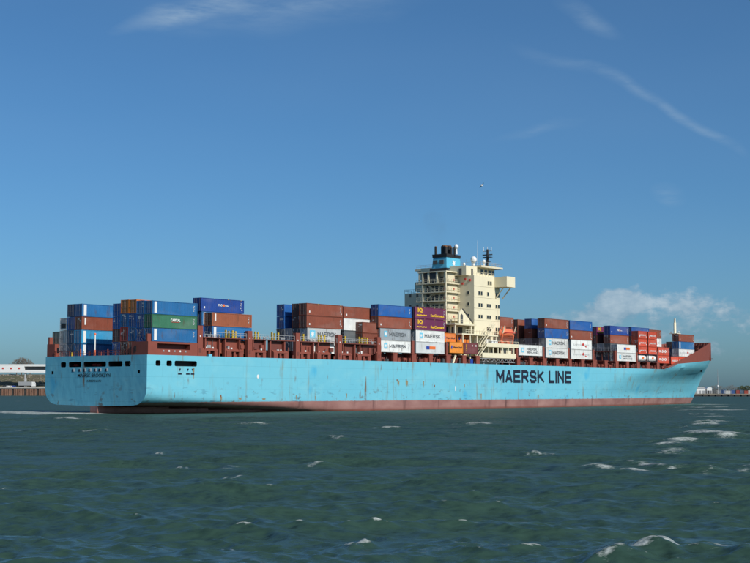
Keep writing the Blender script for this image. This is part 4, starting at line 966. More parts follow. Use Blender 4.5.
def container(s0, t0, z, L, H, col, deco, label, group, smooth=False, flip=False):
    p = S0 + DX * (s0 + L / 2) + PT * (t0 + CW / 2)
    root = empty('shipping_container', (p.x, p.y, z), SHIP_ROT); tag(root, label, 'container', group)
    _k = random.uniform(.9, 1.08); c = tuple(v * _k for v in CC[col]) + (1,)
    bo = link('body', body_mesh(L, H, smooth), root); bo.color = c
    fo = link('frame', frame_mesh(L, H), root); fo.color = c
    for sy in (-1, 1):
        d = link('door', door_mesh(H), root); d.location = (-L / 2 + .10, sy * .505, 0); d.color = tuple(v * .92 for v in c[:3]) + (1,)
        for dy in (-.28, .24): br = link('locking_bar', bar_mesh(H), d); br.location = (0, dy, 0)
    if random.random() < .6:
        for j in range(random.choice((2, 3, 4))):
            zz = H * random.uniform(.45, .85); yy = random.choice((-.95, -.35, .1, .55)); q = link('placard', _plac(random.choice((.22, .34, .5)), random.choice((.16, .24, .34))), root); q.location = (-L / 2 + .03, yy, zz)
    y = -CW / 2 + .035; l = -L / 2
    if 'number' not in deco and L > 8: deco = deco + '+number' if deco else 'number'
    def big(b_, x, zz, w, h): o = link('lettering', stroke_text(b_, w, h, 'grey_ink'), root); o.location = (l + x, y - .02, zz)
    def txt(b_, x, zz, w, h, mat, bold=.0, shear=0): letter(root, b_, w, h, mat, (l + x, y - .02, zz), bold, 'side', shear=shear)
    for dk in deco.split('+'):
        if dk == 'maersk': star_plate(root, l + L * .13, H * .30, 1.25, H * .48, y - .01); big('MAERSK', L * .30, H * .36, L * .56, H * .32)
        elif dk == 'maersk_big': star_plate(root, l + L * .07, H * .16, 1.9, H * .66, y - .01); big('MAERSK', L * .30, H * .36, L * .56, H * .34)
        elif dk == 'sealand': star_plate(root, l + L * .11, H * .28, 1.15, H * .44, y - .01); big('MAERSK', L * .33, H * .50, L * .44, H * .22); big('SEALAND', L * .33, H * .22, L * .48, H * .18)
        elif dk == 'flagbox': quad_part(root, 'logo_plate', 'logo_blue', l + L * .36, l + L * .47, H * .36, H * .64, y - .01); txt('P&O', L * .365, H * .42, L * .10, H * .16, 'white', .02); quad_part(root, 'logo_plate', 'logo_orange', l + L * .475, l + L * .68, H * .38, H * .64, y - .01); txt('Nedlloyd', L * .485, H * .43, L * .18, H * .14, 'white', .01)
        elif dk == 'flagdark': txt('P&O', L * .40, H * .44, L * .09, H * .17, 'white', .03); quad_part(root, 'logo_plate', 'logo_orange', l + L * .50, l + L * .545, H * .42, H * .60, y - .01); txt('Nedlloyd', L * .555, H * .42, L * .09, H * .13, 'white', .02)
        elif dk == 'capital': txt('CAPITAL', L * .40, H * .52, L * .22, H * .2, 'white', .04); quad_part(root, 'logo_plate', 'red', l + L * .42, l + L * .60, H * .46, H * .49, y - .01)
        elif dk == 'stripe': quad_part(root, 'stripe', 'white', l + .5, l + 1.2, .25, H - .2, y - .01)
        elif dk == 'smallstripe': quad_part(root, 'stripe', 'white', l + .75, l + 1.15, H * .38, H - .25, y - .01)
        elif dk == 'purple':
            txt('IQ', L * .10, H * .48, L * .15, H * .42, 'gold', .05); txt('~~~', L * .06, H * .20, L * .32, H * .16, 'gold', .05); txt('SeaConnect', L * .50, H * .20, L * .44, H * .24, 'gold', .04)
        elif dk == 'hapag': 
            q = MB().prism([(l + L * .10, H * .40), (l + L * .19, H * .36), (l + L * .23, H * .64), (l + L * .14, H * .70)], 'y', y - .03, y - .01).build('logo_plate', 'logo_blue', root); txt('Hapag-Lloyd', L * .30, H * .38, L * .62, H * .24, 'navy_ink', .02)
        elif dk == 'sud': txt('HAMBURG SÜD', L * .14, H * .36, L * .72, H * .24, 'white', .02, .25)
        elif dk == 'chevron':
            for k in range(3):
                xx = l + L * (.34 + .13 * k); MB().prism([(xx, H * .32), (xx + L * .07, H * .32), (xx + L * .15, H * .5), (xx + L * .07, H * .68), (xx, H * .68), (xx + L * .08, H * .5)], 'y', y - .03, y - .01).build('logo_mark', 'white', root)
            txt('ma', L * .10, H * .36, L * .22, H * .26, 'white', .05)
        elif dk == 'saf':
            txt('SAFMARINE', L * .10, H * .40, L * .78, H * .17, 'pale_ink', .0); MB().prism([(l + L * .52, H * .55), (l + L * .58, H * .72), (l + L * .64, H * .52), (l + L * .58, H * .38)], 'y', y - .04, y - .02).build('logo_mark', 'red', root); MB().prism([(l + L * .66, H * .34), (l + L * .70, H * .42), (l + L * .76, H * .30), (l + L * .72, H * .25)], 'y', y - .04, y - .02).build('logo_mark', 'red', root)
        elif dk == 'dot': quad_part(root, 'marking', 'white', l + .85, l + 1.2, H * .22, H * .22 + .42, y - .01); quad_part(root, 'marking', 'white', l + L - .75, l + L - .5, H * .2, H * .2 + .3, y - .01)
        elif dk == 'number':
            for k in range(4): quad_part(root, 'marking', 'pale_ink', l + L - 1.1 + .1 * (k % 2), l + L - .85 + .1 * (k % 2), H * (.35 + .12 * k), H * (.41 + .12 * k), y - .01)
        elif dk == 'gold':
            for x in (.3, .62, .92): quad_part(root, 'marking', 'yellow', l + L * x, l + L * x + .25, H - .14, H - .05, y - .03)
        elif dk == 'reeferend':
            MB().box(-L / 2 - .03, -L / 2 + .04, -.75, .75, H * .18, H * .5).build('cooling_unit', 'black_paint', root); MB().box(-L / 2 - .03, -L / 2 + .04, -.8, .8, H * .58, H * .86).build('fan_panel', 'grey_steel', root)
        elif dk == 'twodots':
            for k in (0, 1): quad_part(root, 'marking', 'white', l + L * (.55 + .28 * k), l + L * (.55 + .28 * k) + .4, H * .66, H * .66 + .4, y - .01)
            for k in range(4): quad_part(root, 'marking', 'gold', l + L * .12, l + L * .17, H * (.2 + .18 * k), H * (.28 + .18 * k), y - .01)
    NCONT[0] += 1
    return root

DESC = {'maersk': 'star logo', 'maersk_big': 'large star logo', 'sealand': 'two lettering lines', 'flagbox': 'orange logo', 'flagdark': 'small logo',
        'capital': 'white lettering', 'stripe': 'white stripe', 'smallstripe': 'short stripe', 'purple': 'yellow lettering', 'hapag': 'blue logo', 'sud': 'white lettering', 'chevron': 'white chevrons', 'saf': 'red emblem'}
ROWN = ['outer row', 'second row', 'third row', 'fourth row', 'fifth row', 'sixth row']
def tiername(i, n):
    if n == 1: return 'alone'
    return 'top' if i == n - 1 else 'bottom' if i == 0 else ('second up', 'third up')[i - 1]
TIERH = 2.86
def stack(bay, group, s0, k, z0, items, L=12.19, toff=.3, rowname=None):
    """items from the bottom up: (colour, decoration, height or None, ds, length)"""
    z = z0; n = len(items)
    for i, it in enumerate(items):
        it = tuple(it) + (None,) * (5 - len(it)); col, deco, H, ds, L2 = it
        H = H or TIERH
        if col is None: z += H; continue
        d = [DESC[q] for q in deco.split('+') if q in DESC]
        lab = f"{col} container{' with ' + d[0] if d else ''}, {bay}, {rowname or ROWN[k]}, {tiername(i, n)}"
        container(s0 + (ds or 0), toff + k * 2.36, z, L2 or L, H - .03, col, deco, lab, group, smooth=col in ('white', 'grey', 'pale grey'))
        z += H
G = lambda b: 'containers stacked ' + b
# stern bay
b = 'stern bay'; g = G('at the stern')
stack(b, g, 1.4, 0, 14.33, [('bright blue', 'stripe+number', 2.7), ('green', 'capital+number', 2.7), ('bright blue', 'stripe+number', 2.7)], toff=.15)
stack(b, g, 1.4, 1, 14.33, [('blue', '', 2.7), ('blue', '', 2.75), ('bright blue', '', 2.75)], toff=.15)
stack(b, g, 1.4, 2, 11.72, [('light brown', '', 2.75), ('bright blue', '', 2.8), ('blue', '', 2.75), ('orange', '', 2.8)], toff=.15)
stack(b, g, 1.4, 3, 11.72, [('dark brown', '', 2.75), ('red', '', 2.85), ('bright blue', '', 2.75), ('orange', '', 2.8)], toff=.15)
stack(b, g, 1.4, 4, 11.72, [('blue', '', 2.65), ('dark brown', '', 2.65), ('blue', '', 2.6), ('blue', '', 2.6)], toff=.15)
for k, nm, z0, its in ((9, 'fourth row from far side', 11.68, [('bright blue', 'stripe', 2.65), ('sky blue', 'stripe', 2.85), ('brown', 'smallstripe', 2.75), ('bright blue', 'stripe', 2.7)]),
                       (10, 'third row from far side', 11.68, [('steel blue', '', 2.65), ('steel blue', '', 2.85), ('blue', '', 2.75), ('dark blue', '', 2.7)]),
                       (11, 'second row from far side', 11.68, [('pale grey', '', 2.65), ('pale grey', '', 2.85), ('white', 'reeferend', 2.65)]),
                       (12, 'farthest row', 14.33, [('grey green', '', 2.7)])):
    stack(b, g, 1.4, k, z0, its, rowname=nm, toff=.25)
# second bay
b = 'second bay from stern'; g = G('in the second bay from the stern')
stack(b, g, 18.9, 0, 12.4, [('brown', '', 2.75), ('bright blue', 'stripe', 2.9), ('light brown', 'smallstripe+number', 2.85)], toff=1.15, L=11.9)
stack(b, g, 18.2, 1, 12.4, [('brown', '', 2.9), ('blue', '', 2.9), ('bright blue', 'stripe', 2.95), ('navy blue', 'flagdark+dot+gold', 2.9, -.3, 12.9)], toff=1.15)
# bay before the open deck
b = 'bay past open deck'; g = G('in the tall bay past the open deck')
stack(b, g, 48.9, 0, 13.1, [('white', '', 2.85), ('pale grey', 'maersk_big', 2.85), ('brown', 'dot+number', 2.8, -.3, 12.8), ('brown', 'dot+number+gold', 2.8, -.3, 12.8)], toff=1.1, L=11.7)
stack(b, g, 48.9, 1, 13.1, [('grey', '', 2.85), ('dark grey', '', 2.85), ('dark brown', '', 2.8), ('dark brown', '', 2.8)], toff=1.1)
stack(b, g, 48.9, 2, 13.1, [('dark grey', '', 2.85), ('grey', '', 2.85)], toff=1.1)
stack(b, g, 48.9, 3, 13.1, [('grey', '', 2.85), ('dark grey', '', 2.85), ('blue', '', 2.8), ('blue', '', 2.8)], toff=1.1)
# low bay with the short boxes
b = 'bay with short boxes'; g = G('in the low bay aft of the lettered white stack')
stack(b, g, 68.4, 0, 13.1, [('dark brown', '', 2.6), ('brown', '', 2.6), ('brown', '', 2.6)], L=6.06, toff=.9)
stack('aft end of short box bay', g, 62.4, 0, 13.1, [('dark grey', '', 2.6)], L=5.9, toff=1.1)
stack(b, g, 64.0, 1, 13.1, [('dark brown', '', 2.85), ('dark grey', '', 2.85), ('white', '', 2.85), ('brown', 'dot', 2.82)], toff=.6, L=12.19)
stack(b, g, 63.2, 2, 13.1, [('dark grey', '', 2.85), ('dark grey', '', 2.85)], toff=.6)
# bays just aft of the house
b = 'third bay behind deckhouse'; g = G('in the third bay aft of the deckhouse')
stack(b, g, 74.4, 0, 13.9, [('white', 'maersk', 2.86), ('grey', 'maersk', 2.9), ('brown', 'dot+number', 2.85, -.7, 13.5), ('blue', 'number', 2.85, -.7, 13.5)])
stack(b, g, 76.6, 1, 13.9, [('dark grey', ''), ('dark grey', '')], L=10.2)
b = 'second bay behind deckhouse'; g = G('in the second bay aft of the deckhouse')
stack(b, g, 88.8, 0, 13.95, [('pale grey', 'flagbox', 2.86), ('white', 'maersk', 2.9), ('purple', 'purple+gold', 2.9, -.5, 13.4), ('purple', 'purple+gold', 2.9, -.5, 13.4)])
stack(b, g, 88.8, 1, 13.95, [('dark grey', '', 2.86), ('dark grey', '', 2.86)])
b = 'deckhouse bay'; g = G('against the deckhouse')
stack(b + ' aft half', g, 103.3, 0, 14.3, [('amber', 'hapag', 2.9)], L=6.06); stack(b + ' forward half', g, 110.0, 0, 14.3, [('maroon', 'twodots', 2.9)], L=6.2)
stack(b + ' aft half', g, 103.5, 1, 14.3, [('orange', '', 2.6), ('orange', 'hapag', 2.7)], L=6.06); stack(b + ' forward half', g, 110.2, 1, 14.3, [('orange', '', 2.6), ('orange', 'hapag', 2.7)], L=6.06)
# bays forward of the house
b = 'first bay before deckhouse'; g = G('just forward of the deckhouse')
stack(b, g, 136.5, 0, 14.4, [('white', 'sealand', 3.0)])
stack(b, g, 136.5, 4, 13.9, [('brown', '', 2.9), ('brown', '', 2.9), ('brown', '', 2.95), ('brown', '', 2.95)])
b = 'second bay before deckhouse'; g = G('in the second bay forward of the deckhouse')
stack(b, g, 150.8, 0, 14.05, [('white', 'maersk', 2.8), ('white', 'maersk', 2.8), ('blue', 'number', 2.8, -.7, 13.4), ('brown', 'dot+number', 2.8, -.7, 13.4)])
stack(b, g, 150.8, 1, 14.05, [('grey', '', 2.8), ('dark grey', '', 2.8)]); stack(b, g, 150.8, 2, 14.05, [('dark grey', '', 2.8), ('grey', '', 2.8), ('brown', '', 2.8), ('blue', '', 2.85)])
stack(b, g, 150.8, 3, 14.05, [('grey', '', 2.8), ('dark grey', '', 2.8)]); stack(b, g, 150.8, 4, 14.05, [('dark grey', '', 2.8), ('grey', '', 2.8), ('brown', '', 2.8), ('brown', '', 2.8)])
b = 'third bay before deckhouse'; g = G('in the third bay forward of the deckhouse')
stack(b, g, 164.9, 0, 13.9, [('white', 'saf', 2.86), ('white', 'saf', 2.86), ('brown', 'dot+number', 2.8, -.6, 13.2), ('blue', 'number', 2.8, -.6, 13.2)])
stack(b, g, 164.9, 1, 13.9, [('dark grey', ''), ('dark grey', '')])
b = 'bay with stacked white pair'; g = G('in the bay past the gap')
stack(b, g, 193.0, 0, 13.8, [('white', 'sealand', 2.62), ('white', 'flagbox', 2.62)])
stack(b, g, 193.0, 1, 13.8, [('grey', '', 2.75), ('dark grey', '', 2.75), ('brown', 'dot+number', 2.75), ('navy blue', 'flagdark+dot', 2.8)])
stack(b, g, 193.0, 2, 13.8, [('dark grey', '', 2.75), ('grey', '', 2.75)]); stack(b, g, 193.0, 3, 13.8, [('grey', '', 2.75), ('dark grey', '', 2.75), ('dark brown', '', 2.75), ('purple', 'purple', 2.6)])
stack(b, g, 193.0, 4, 13.8, [('dark grey', '', 2.75), ('dark grey', '', 2.75), ('dark brown', '', 2.75)])
# short red boxes and tanks
g = G('over the tank containers'); 
for s0, b in ((207.1, 'stack over aft tank'), (213.9, 'stack over forward tank')):
    stack(b, g, s0, 0, 13.75 + 2.55, [('orange red', 'sud+dot', 2.45), ('orange red', 'sud+dot', 2.45), ('orange red', 'sud+dot', 2.45)], L=6.06)
b = 'bay behind short red boxes'; stack(b, g, 207.1, 1, 13.75, [('brown', '', 2.7), ('dark grey', '', 2.8), ('brown', '', 2.85), ('blue', '', 2.85)])
def tank(s0, lab):
    L, H = 6.06, 2.5; p = S0 + DX * (s0 + L / 2) + PT * (.3 + CW / 2); e = empty('tank_container', (p.x, p.y, 13.75), SHIP_ROT); tag(e, lab, 'tank container', 'tank containers under the red boxes')
    f = link('frame', frame_mesh(L, H), e); f.color = (.035, .045, .07, 1)
    mb = MB(); prof = [(-2.85, .25), (-2.75, .7), (-2.5, 1.0), (-2.2, 1.1), (2.2, 1.1), (2.5, 1.0), (2.75, .7), (2.85, .25)]; n = 20
    vs = [(x, r * math.cos(2 * math.pi * i / n), 1.27 + r * math.sin(2 * math.pi * i / n)) for x, r in prof for i in range(n)]
    fs = [(j * n + i, j * n + (i + 1) % n, (j + 1) * n + (i + 1) % n, (j + 1) * n + i) for j in range(len(prof) - 1) for i in range(n)] + [tuple(range(n)), tuple(range(len(prof) * n - 1, (len(prof) - 1) * n - 1, -1))]
    mb.add(vs, fs).build('tank', 'white', e, True)
    MB().prism([(-.35, 1.0), (.55, 1.1), (.75, 1.6), (-.2, 1.75), (-.6, 1.35)], 'y', -1.16, -1.06).build('emblem', 'logo_orange', e)
    for x in (-1.6, 1.6): MB().box(x - .08, x + .08, -1.13, 1.13, .14, .5).build('saddle', 'dark_grey', e)
    MB().bar((0, 0, 2.3), (0, 0, 2.46), .28, 10).build('manhole', 'galv', e)
tank(207.1, 'white tank container with orange emblem, the aft one under the red boxes'); tank(213.9, 'white tank container with orange emblem, the forward one under the red boxes')
b = 'short bay before bow'; g = G('just before the bow')
stack(b, g, 220.6, 0, 13.6, [('orange red', 'chevron', 2.6), ('orange red', 'chevron', 2.6)], L=8.2)
stack(b, g, 220.6, 2, 13.6, [('dark grey', '', 2.8), ('brown', '', 2.8), ('white', 'saf', 2.8), ('brown', '', 2.8)])
stack(b, g, 220.6, 1, 13.6, [('dark brown', '', 2.6), ('dark brown', '', 2.6)], L=8.2)
b = 'foremost bay'; g = G('at the bow')
stack(b + ' aft half', g, 231.2, 0, 13.4, [('orange red', 'sud', 2.6)], L=6.06, toff=.9); stack(b + ' forward half', g, 239.0, 0, 13.7, [('orange red', 'sud', 2.5)], L=6.06, toff=2.3)
stack(b, g, 240.2, 0, 16.25, [('white', 'saf', 2.5), ('bright blue', 'stripe', 2.5), ('brown', 'dot', 2.55)], toff=2.3, L=11.9)
stack(b, g, 240.2, 1, 13.7, [('dark brown', '', 2.55), ('dark blue', '', 2.5), ('dark brown', '', 2.5)], toff=2.3, L=11.9); stack(b, g, 240.2, 2, 13.7, [('dark brown', '', 2.55), ('steel blue', '', 2.5)], toff=2.3, L=11.9)
# lashing rods crossing the lowest tiers' ends (ship's gear)
def rods(s, ks, z0, z1, toff):
    mb = MB()
    for k in ks:
        t = toff + k * 2.36
        mb.bar((s, T(t + .1), z0), (s - .02, T(t + 2.2), z1), .03, 4); mb.bar((s - .06, T(t + 2.2), z0), (s - .08, T(t + .1), z1), .03, 4)
    mb.build('lashing_rods', 'bar_steel', ship)
rods(1.2, (2, 3, 4), 11.8, 14.4, .15); rods(1.2, (0, 1), 14.4, 17.0, .15); rods(1.2, (9, 10, 11), 11.8, 14.4, .25); rods(18.0, (0, 1), 13, 18.0, 1.15); rods(48.6, (0, 1, 2, 3), 13.2, 18.7, 1.1); rods(74.2, (0, 1), 13.9, 19.6, .3)
rods(88.5, (0, 1), 14, 19.6, .3); rods(150.5, (0, 1, 2, 3, 4), 14.1, 19.6, .3); rods(164.6, (0, 1), 14, 19.6, .3); rods(192.7, (0, 1, 2, 3, 4), 14, 19.3, .3); rods(206.8, (0, 1), 14, 21, .3); rods(239.9, (0, 1, 2), 16, 21, 2.3)

sea = build_water()

# ------------------------------------------------------------------ far banks
def surf(name, c1, c2, scale, rough=.9, c3=None):
    m, nt, b = newmat(name); n = mnoise(nt, scale, 6, coord='Object'); col = mmix(nt, mmath(nt, 'MULTIPLY_ADD', n, 3.0, -1.0, clamp=True), c1, c2)
    if c3: col = mmix(nt, mmath(nt, 'MULTIPLY_ADD', mnoise(nt, scale * 2.7, 5, loc=(4, 9, 2)), 9, -5.2, clamp=True), col, c3)
    nt.links.new(col, b.inputs['Base Color']); b.inputs['Roughness'].default_value = rough; MATS[name] = m
surf('bank_grass', (.075, .08, .045), (.12, .105, .065), .10, .95, (.20, .17, .11))
surf('bank_stone', (.16, .145, .12), (.30, .26, .20), .25, .95, (.07, .07, .06))
surf('concrete', (.34, .33, .30), (.44, .42, .38), .3, .85)
surf('pile_rust', (.15, .08, .055), (.22, .12, .08), .25, .8, (.10, .05, .03))
surf('pile_dark', (.03, .03, .032), (.05, .045, .04), .3, .9)
surf('twig', (.11, .085, .065), (.16, .12, .09), .5, .95)
surf('leaf_dark', (.035, .05, .022), (.06, .075, .03), .4, .95)
PXM = 1100.0 / FPX
def LX(px, Y=1100.0): return (px - 375) / FPX * Y
def LZ(py, px, Y=1100.0): return CAM_H + ((390.116 + (px - 375) * ROLL) - py) * Y / FPX
def terrain(name, prof, x0, x1, mat, nx=60, jit=.5, y0=1100):
    """bank profile (y, z) swept along x with uneven ground"""
    V = []; F = []
    xs = np.linspace(x0, x1, nx)
    for i, x in enumerate(xs):
        for j, (y, z) in enumerate(prof): V.append((x, y + (random.uniform(-2, 2) if j > 1 else 0), z + (random.uniform(-jit, jit) if 1 < j < len(prof) - 1 else 0)))
    n = len(prof)
    for i in range(nx - 1):
        for j in range(n - 1): F.append((i * n + j, (i + 1) * n + j, (i + 1) * n + j + 1, i * n + j + 1))
    return MB().add(V, F).build(name, mat)
tag(terrain('river_bank', [(1100.6, -2), (1100.6, 6.9), (1126, 6.95), (1134, 9.5), (1142, 12.5), (1152, 16.0), (1160, 17.6), (1200, 18), (1600, 18)], -1400, -20, 'bank_grass', 220, .7), kind='structure')
quay = tag(MB().box(-1400, -20, 1098.2, 1100.5, -2, 5.9).build('quay_wall', 'pile_dark'), kind='structure')
MB().box(-1400, -20, 1096.9, 1101.0, 5.9, 6.95).build('coping', 'concrete', quay)
pan = MB()
for k in range(6): pan.prism([(k * 1.4, 0), (k * 1.4 + .5, -.55), (k * 1.4 + 1.0, -.55), (k * 1.4 + 1.4, 0)], 'z', -1.5, 5.88)
pan.box(0, 8.4, -.1, .25, -1.5, 5.88)
pm = pan.mesh('pile_panel', 'pile_rust')
for k in range(-8, 24):
    o = link('pile_panel', pm, quay); o.location = (LX(3.2) + k * 10.1, 1097.9, 0)
# stones on the bank
st_ = MB()
for i in range(900):
    y = random.uniform(1127, 1158); z = float(np.interp(y, [1126, 1134, 1142, 1152, 1160], [6.95, 9.5, 12.5, 16, 17.6])); x = random.uniform(-420, -150); r = random.uniform(.4, 1.5) if random.random() < .3 else random.uniform(.3, .7)
    st_.sphere((x, y - .2, z + .1), r, 5, 3, .7)
tag(tag(st_.build('bank_stones', 'bank_stone'), 'grey and tan stones scattered over the grassy bank', 'stones'), kind='stuff')
# covered conveyor gallery
def gallery():
    GY = 1120; e = empty('conveyor_gallery', (LX(26, GY), GY, 0)); tag(e, 'long white covered conveyor gallery on legs above the quay', 'conveyor')
    y = 0; z0, z1 = LZ(372.6, 20, 1120), LZ(365, 20, 1120)
    b = MB().box(-180, 0, -3, 3, z0, z1).build('gallery_body', 'white', e)
    for px in (4.7, 12.8, 20.8, -4, -12, -20): x = (px - 26) * 1120 / FPX; w = MB().box(x - .7, x + .7, -3.12, -2.99, z0 + 2.7, z0 + 4.1).build('window', 'red', b)
    MB().box(-181, 200, -3.4, 3.4, z1, z1 + .45).build('roof', 'white', e)
    MB().box(.01, 200, -3, 3, z1 - 1.3, z1 - .01).build('upper_beam', 'white', e); MB().box(.01, 200, -3, 3, z0 - .2, z0 + 2.0).build('lower_beam', 'white', e)
    MB().box(.02, 200, -.3, .3, z0 + 2.0, z1 - 1.3).build('conveyor_belt', 'dark_grey', e)
    for x in (-120, -60, 0.4, 60, 120, 180):
        for yy in (-2.4, 2.4): MB().bar((x, yy, 7 if x else 7), (x, yy * .6, z0), .55, 6).build('leg', 'galv', e)
gallery()
def vehicle_wheels(e, xs, w, r=.5):
    for x in xs:
        for y in (-w, w): MB().bar((x, y - .15, r), (x, y + .15, r), r, 10).build('wheel', 'black_paint', e)
tr = empty('truck', (LX(26), 1110, 6.97)); tag(tr, 'articulated truck with grey trailer and white cab parked on the quay', 'truck')
MB().box(-7.6, 3.0, -1.3, 1.3, 1.2, 4.3).build('trailer', 'grey_steel', tr); c = MB().prism([(3.3, .6), (3.3, 4.2), (5.2, 4.2), (6.0, 2.9), (6.1, .6)], 'y', -1.25, 1.25).build('cab', 'white', tr)
MB().prism([(5.15, 3.6), (5.42, 3.7), (5.85, 2.95), (5.2, 2.95)], 'y', -1.28, -1.255).build('window', 'glass', c); MB().box(-7.6, 5.8, -1.0, 1.0, .7, 1.15).build('chassis', 'black_paint', tr); vehicle_wheels(tr, (-6.4, -5.1, -3.8, 2.2, 4.9), 1.05)
def car(px, Y, mat, lab):
    e = empty('parked_car', (LX(px, Y), Y, 6.97)); tag(e, lab, 'car', 'cars parked on the quay')
    MB().prism([(-2.2, .35), (-2.2, .95), (-1.6, 1.05), (1.0, 1.0), (2.2, .85), (2.2, .35)], 'y', -.9, .9).build('body', mat, e); MB().prism([(-1.7, 1.02), (-1.3, 1.55), (.4, 1.55), (1.1, 1.0)], 'y', -.78, .78).build('cabin', 'glass', e); vehicle_wheels(e, (-1.4, 1.4), .8, .34)
car(14.2, 1108, 'logo_blue', 'dark blue car parked beside the truck trailer'); car(6.5, 1108, 'dark_grey', 'dark grey car furthest left on the quay'); car(10.6, 1106, 'white', 'white car parked between the dark and the blue car')
def bare_tree(px, Y, z0, h, w, lab, group, leaf='twig', dens=1.0):
    e = empty('tree', (LX(px, Y), Y, z0)); tag(e, lab, 'tree', group)
    tk = MB().bar((0, 0, -.3), (0, 0, h * .45), h * .03, 7, h * .018); cr = MB()
    for i in range(9):
        a = random.uniform(0, 6.28); l = random.uniform(.5, .9); tk.bar((0, 0, h * random.uniform(.22, .42)), (math.cos(a) * w * .33 * l, math.sin(a) * w * .33 * l, h * random.uniform(.6, .85)), h * .012, 5, h * .004)
    tk.build('trunk', 'twig', e)
    for i in range(int(520 * dens)):
        a = random.uniform(0, 6.28); q = random.random() ** .5; zz = random.uniform(.22, 1.0); lim = math.sin(math.pi * min(1, (zz - .1) / .95)) ** .6
        p = Vector((math.cos(a) * w * .5 * q * lim, math.sin(a) * w * .5 * q * lim, h * (zz - .12 * q * q))); d = Vector((random.gauss(0, .5) + p.x / w, random.gauss(0, .5) + p.y / w, random.uniform(.1, 1))).normalized() * h * random.uniform(.07, .16)
        s_ = d.orthogonal().normalized() * h * (.008 if leaf == 'twig' else .045)
        cr.add([p - s_, p + s_, p + d + s_ * .3, p + d - s_ * .3], [(0, 1, 2, 3)])
    cr.build('crown', leaf, e)
for i, (px, h, w) in enumerate(((11, 9.5, 8), (17.5, 13, 11), (22.5, 15, 12), (27, 14, 12), (31, 11.5, 10))):
    bare_tree(px, 1185, 17.9, h, w, ('leafless tree above the white gallery, ' + ('leftmost', 'second from left', 'tallest in the middle', 'second from right', 'rightmost')[i]), 'bare trees behind the gallery')
# far right bank
tag(terrain('far_bank', [(1096, -2), (1096, 2.05), (1130, 2.1), (1180, 2.6), (1230, 3.2), (1800, 4)], 120, 1500, 'bank_grass', 160, .3), kind='structure')
fq = tag(MB().box(120, 1500, 1094.0, 1095.9, -2, 1.5).build('far_quay', 'pile_dark'), kind='structure'); MB().box(120, 1500, 1093.4, 1096.6, 1.5, 2.08).build('coping', 'bank_stone', fq)
for k in range(40): MB().box(LX(700) + k * 5.2, LX(700) + k * 5.2 + 1.0, 1093.0, 1094.0, -2, 1.5).build('fender_pile', 'pile_dark', fq)
def shed(px0, px1, Y, zt, mat, lab, roofmat='galv'):
    a, b_ = LX(px0, Y), LX(px1, Y); e = empty('warehouse', ((a + b_) / 2, Y + 6, 2.1)); tag(e, lab, 'warehouse'); h = (b_ - a) / 2; H = zt - 2.1
    MB().box(-h, h, -6, 6, 0, H).build('wall', mat, e); MB().prism([(-h - .3, H), (h + .3, H), (h * .7, H + 1.3), (-h * .7, H + 1.3)], 'y', -6.3, 6.3).build('roof', roofmat, e)
    for k in range(3): x = -h + h * 2 * (k + .5) / 3; MB().box(x - 1, x + 1, -6.1, -5.99, 0, min(2.6, H - .4)).build('door', 'grey_steel', e)
shed(693.5, 704.5, 1110, 6.2, 'white', 'white warehouse on the far bank nearest the bow'); shed(706, 711, 1110, 6.0, 'white', 'smaller white warehouse with pale roof on the far bank', 'white')
shed(683, 692.5, 1125, 6.6, 'white', 'white warehouse on the far bank half hidden by the bow', 'dark_grey')
fars = [(714.2, 'dark grey', 3.2), (717.0, 'pale grey', 4.0), (720.0, 'steel blue', 3.2), (722.2, 'blue', 3.0), (726.2, 'white', 6.0), (731.4, 'blue', 3.6), (736.6, 'red', 3.0), (740.3, 'steel blue', 3.4), (744.8, 'orange red', 3.0), (749.8, 'white', 5.0), (755, 'brown', 5), (761, 'blue', 5)]
for i, (px, col, L2) in enumerate(fars):
    nb = fars[i - 1][1] if i else None
    e = empty('shipping_container', (LX(px, 1104), 1104, 2.12)); tag(e, f"{col} container standing on the far bank{', to the right of the ' + nb + ' one' if nb else ', leftmost of the row'}", 'container', 'containers on the far bank')
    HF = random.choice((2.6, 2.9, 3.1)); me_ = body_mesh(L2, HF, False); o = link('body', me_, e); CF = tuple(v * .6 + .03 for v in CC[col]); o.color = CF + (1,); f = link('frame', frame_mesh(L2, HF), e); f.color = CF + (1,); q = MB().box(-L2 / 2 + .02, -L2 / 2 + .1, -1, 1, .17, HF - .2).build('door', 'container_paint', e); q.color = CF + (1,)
lm = empty('lattice_mast', (LX(717, 1150), 1150, 2.2)); tag(lm, 'tall thin grey mast standing on the far bank', 'mast')
MB().bar((0, 0, 0), (0, 0, 13.5), .35, 6, .25).build('lower_pole', 'grey_steel', lm); MB().bar((0, 0, 13.5), (0, 0, 20.8), .2, 6, .1).build('upper_pole', 'grey_steel', lm); MB().sphere((0, 0, 6.2), .9, 8, 5).build('drum', 'white', lm)
for i, (px, h, w, lf) in enumerate(((697, 6, 9, 'leaf_dark'), (702, 5.5, 8, 'leaf_dark'), (712, 6.5, 9, 'twig'), (716, 7.2, 10, 'twig'), (720.5, 6.2, 9, 'twig'), (727, 6.0, 8, 'twig'), (731, 7.0, 9, 'twig'), (735, 5.6, 8, 'twig'), (741, 6.2, 10, 'leaf_dark'), (746, 6.5, 10, 'leaf_dark'), (752, 6.3, 10, 'leaf_dark'), (758, 6, 10, 'leaf_dark'))):
    bare_tree(px, 1165, 2.4, h, w, f"{'dark evergreen' if lf == 'leaf_dark' else 'leafless'} tree on the far bank, " + ('first', 'second', 'third', 'fourth', 'fifth', 'sixth', 'seventh', 'eighth', 'ninth', 'tenth', 'eleventh', 'twelfth')[i] + ' from the bow', 'trees on the far bank', lf, .8)

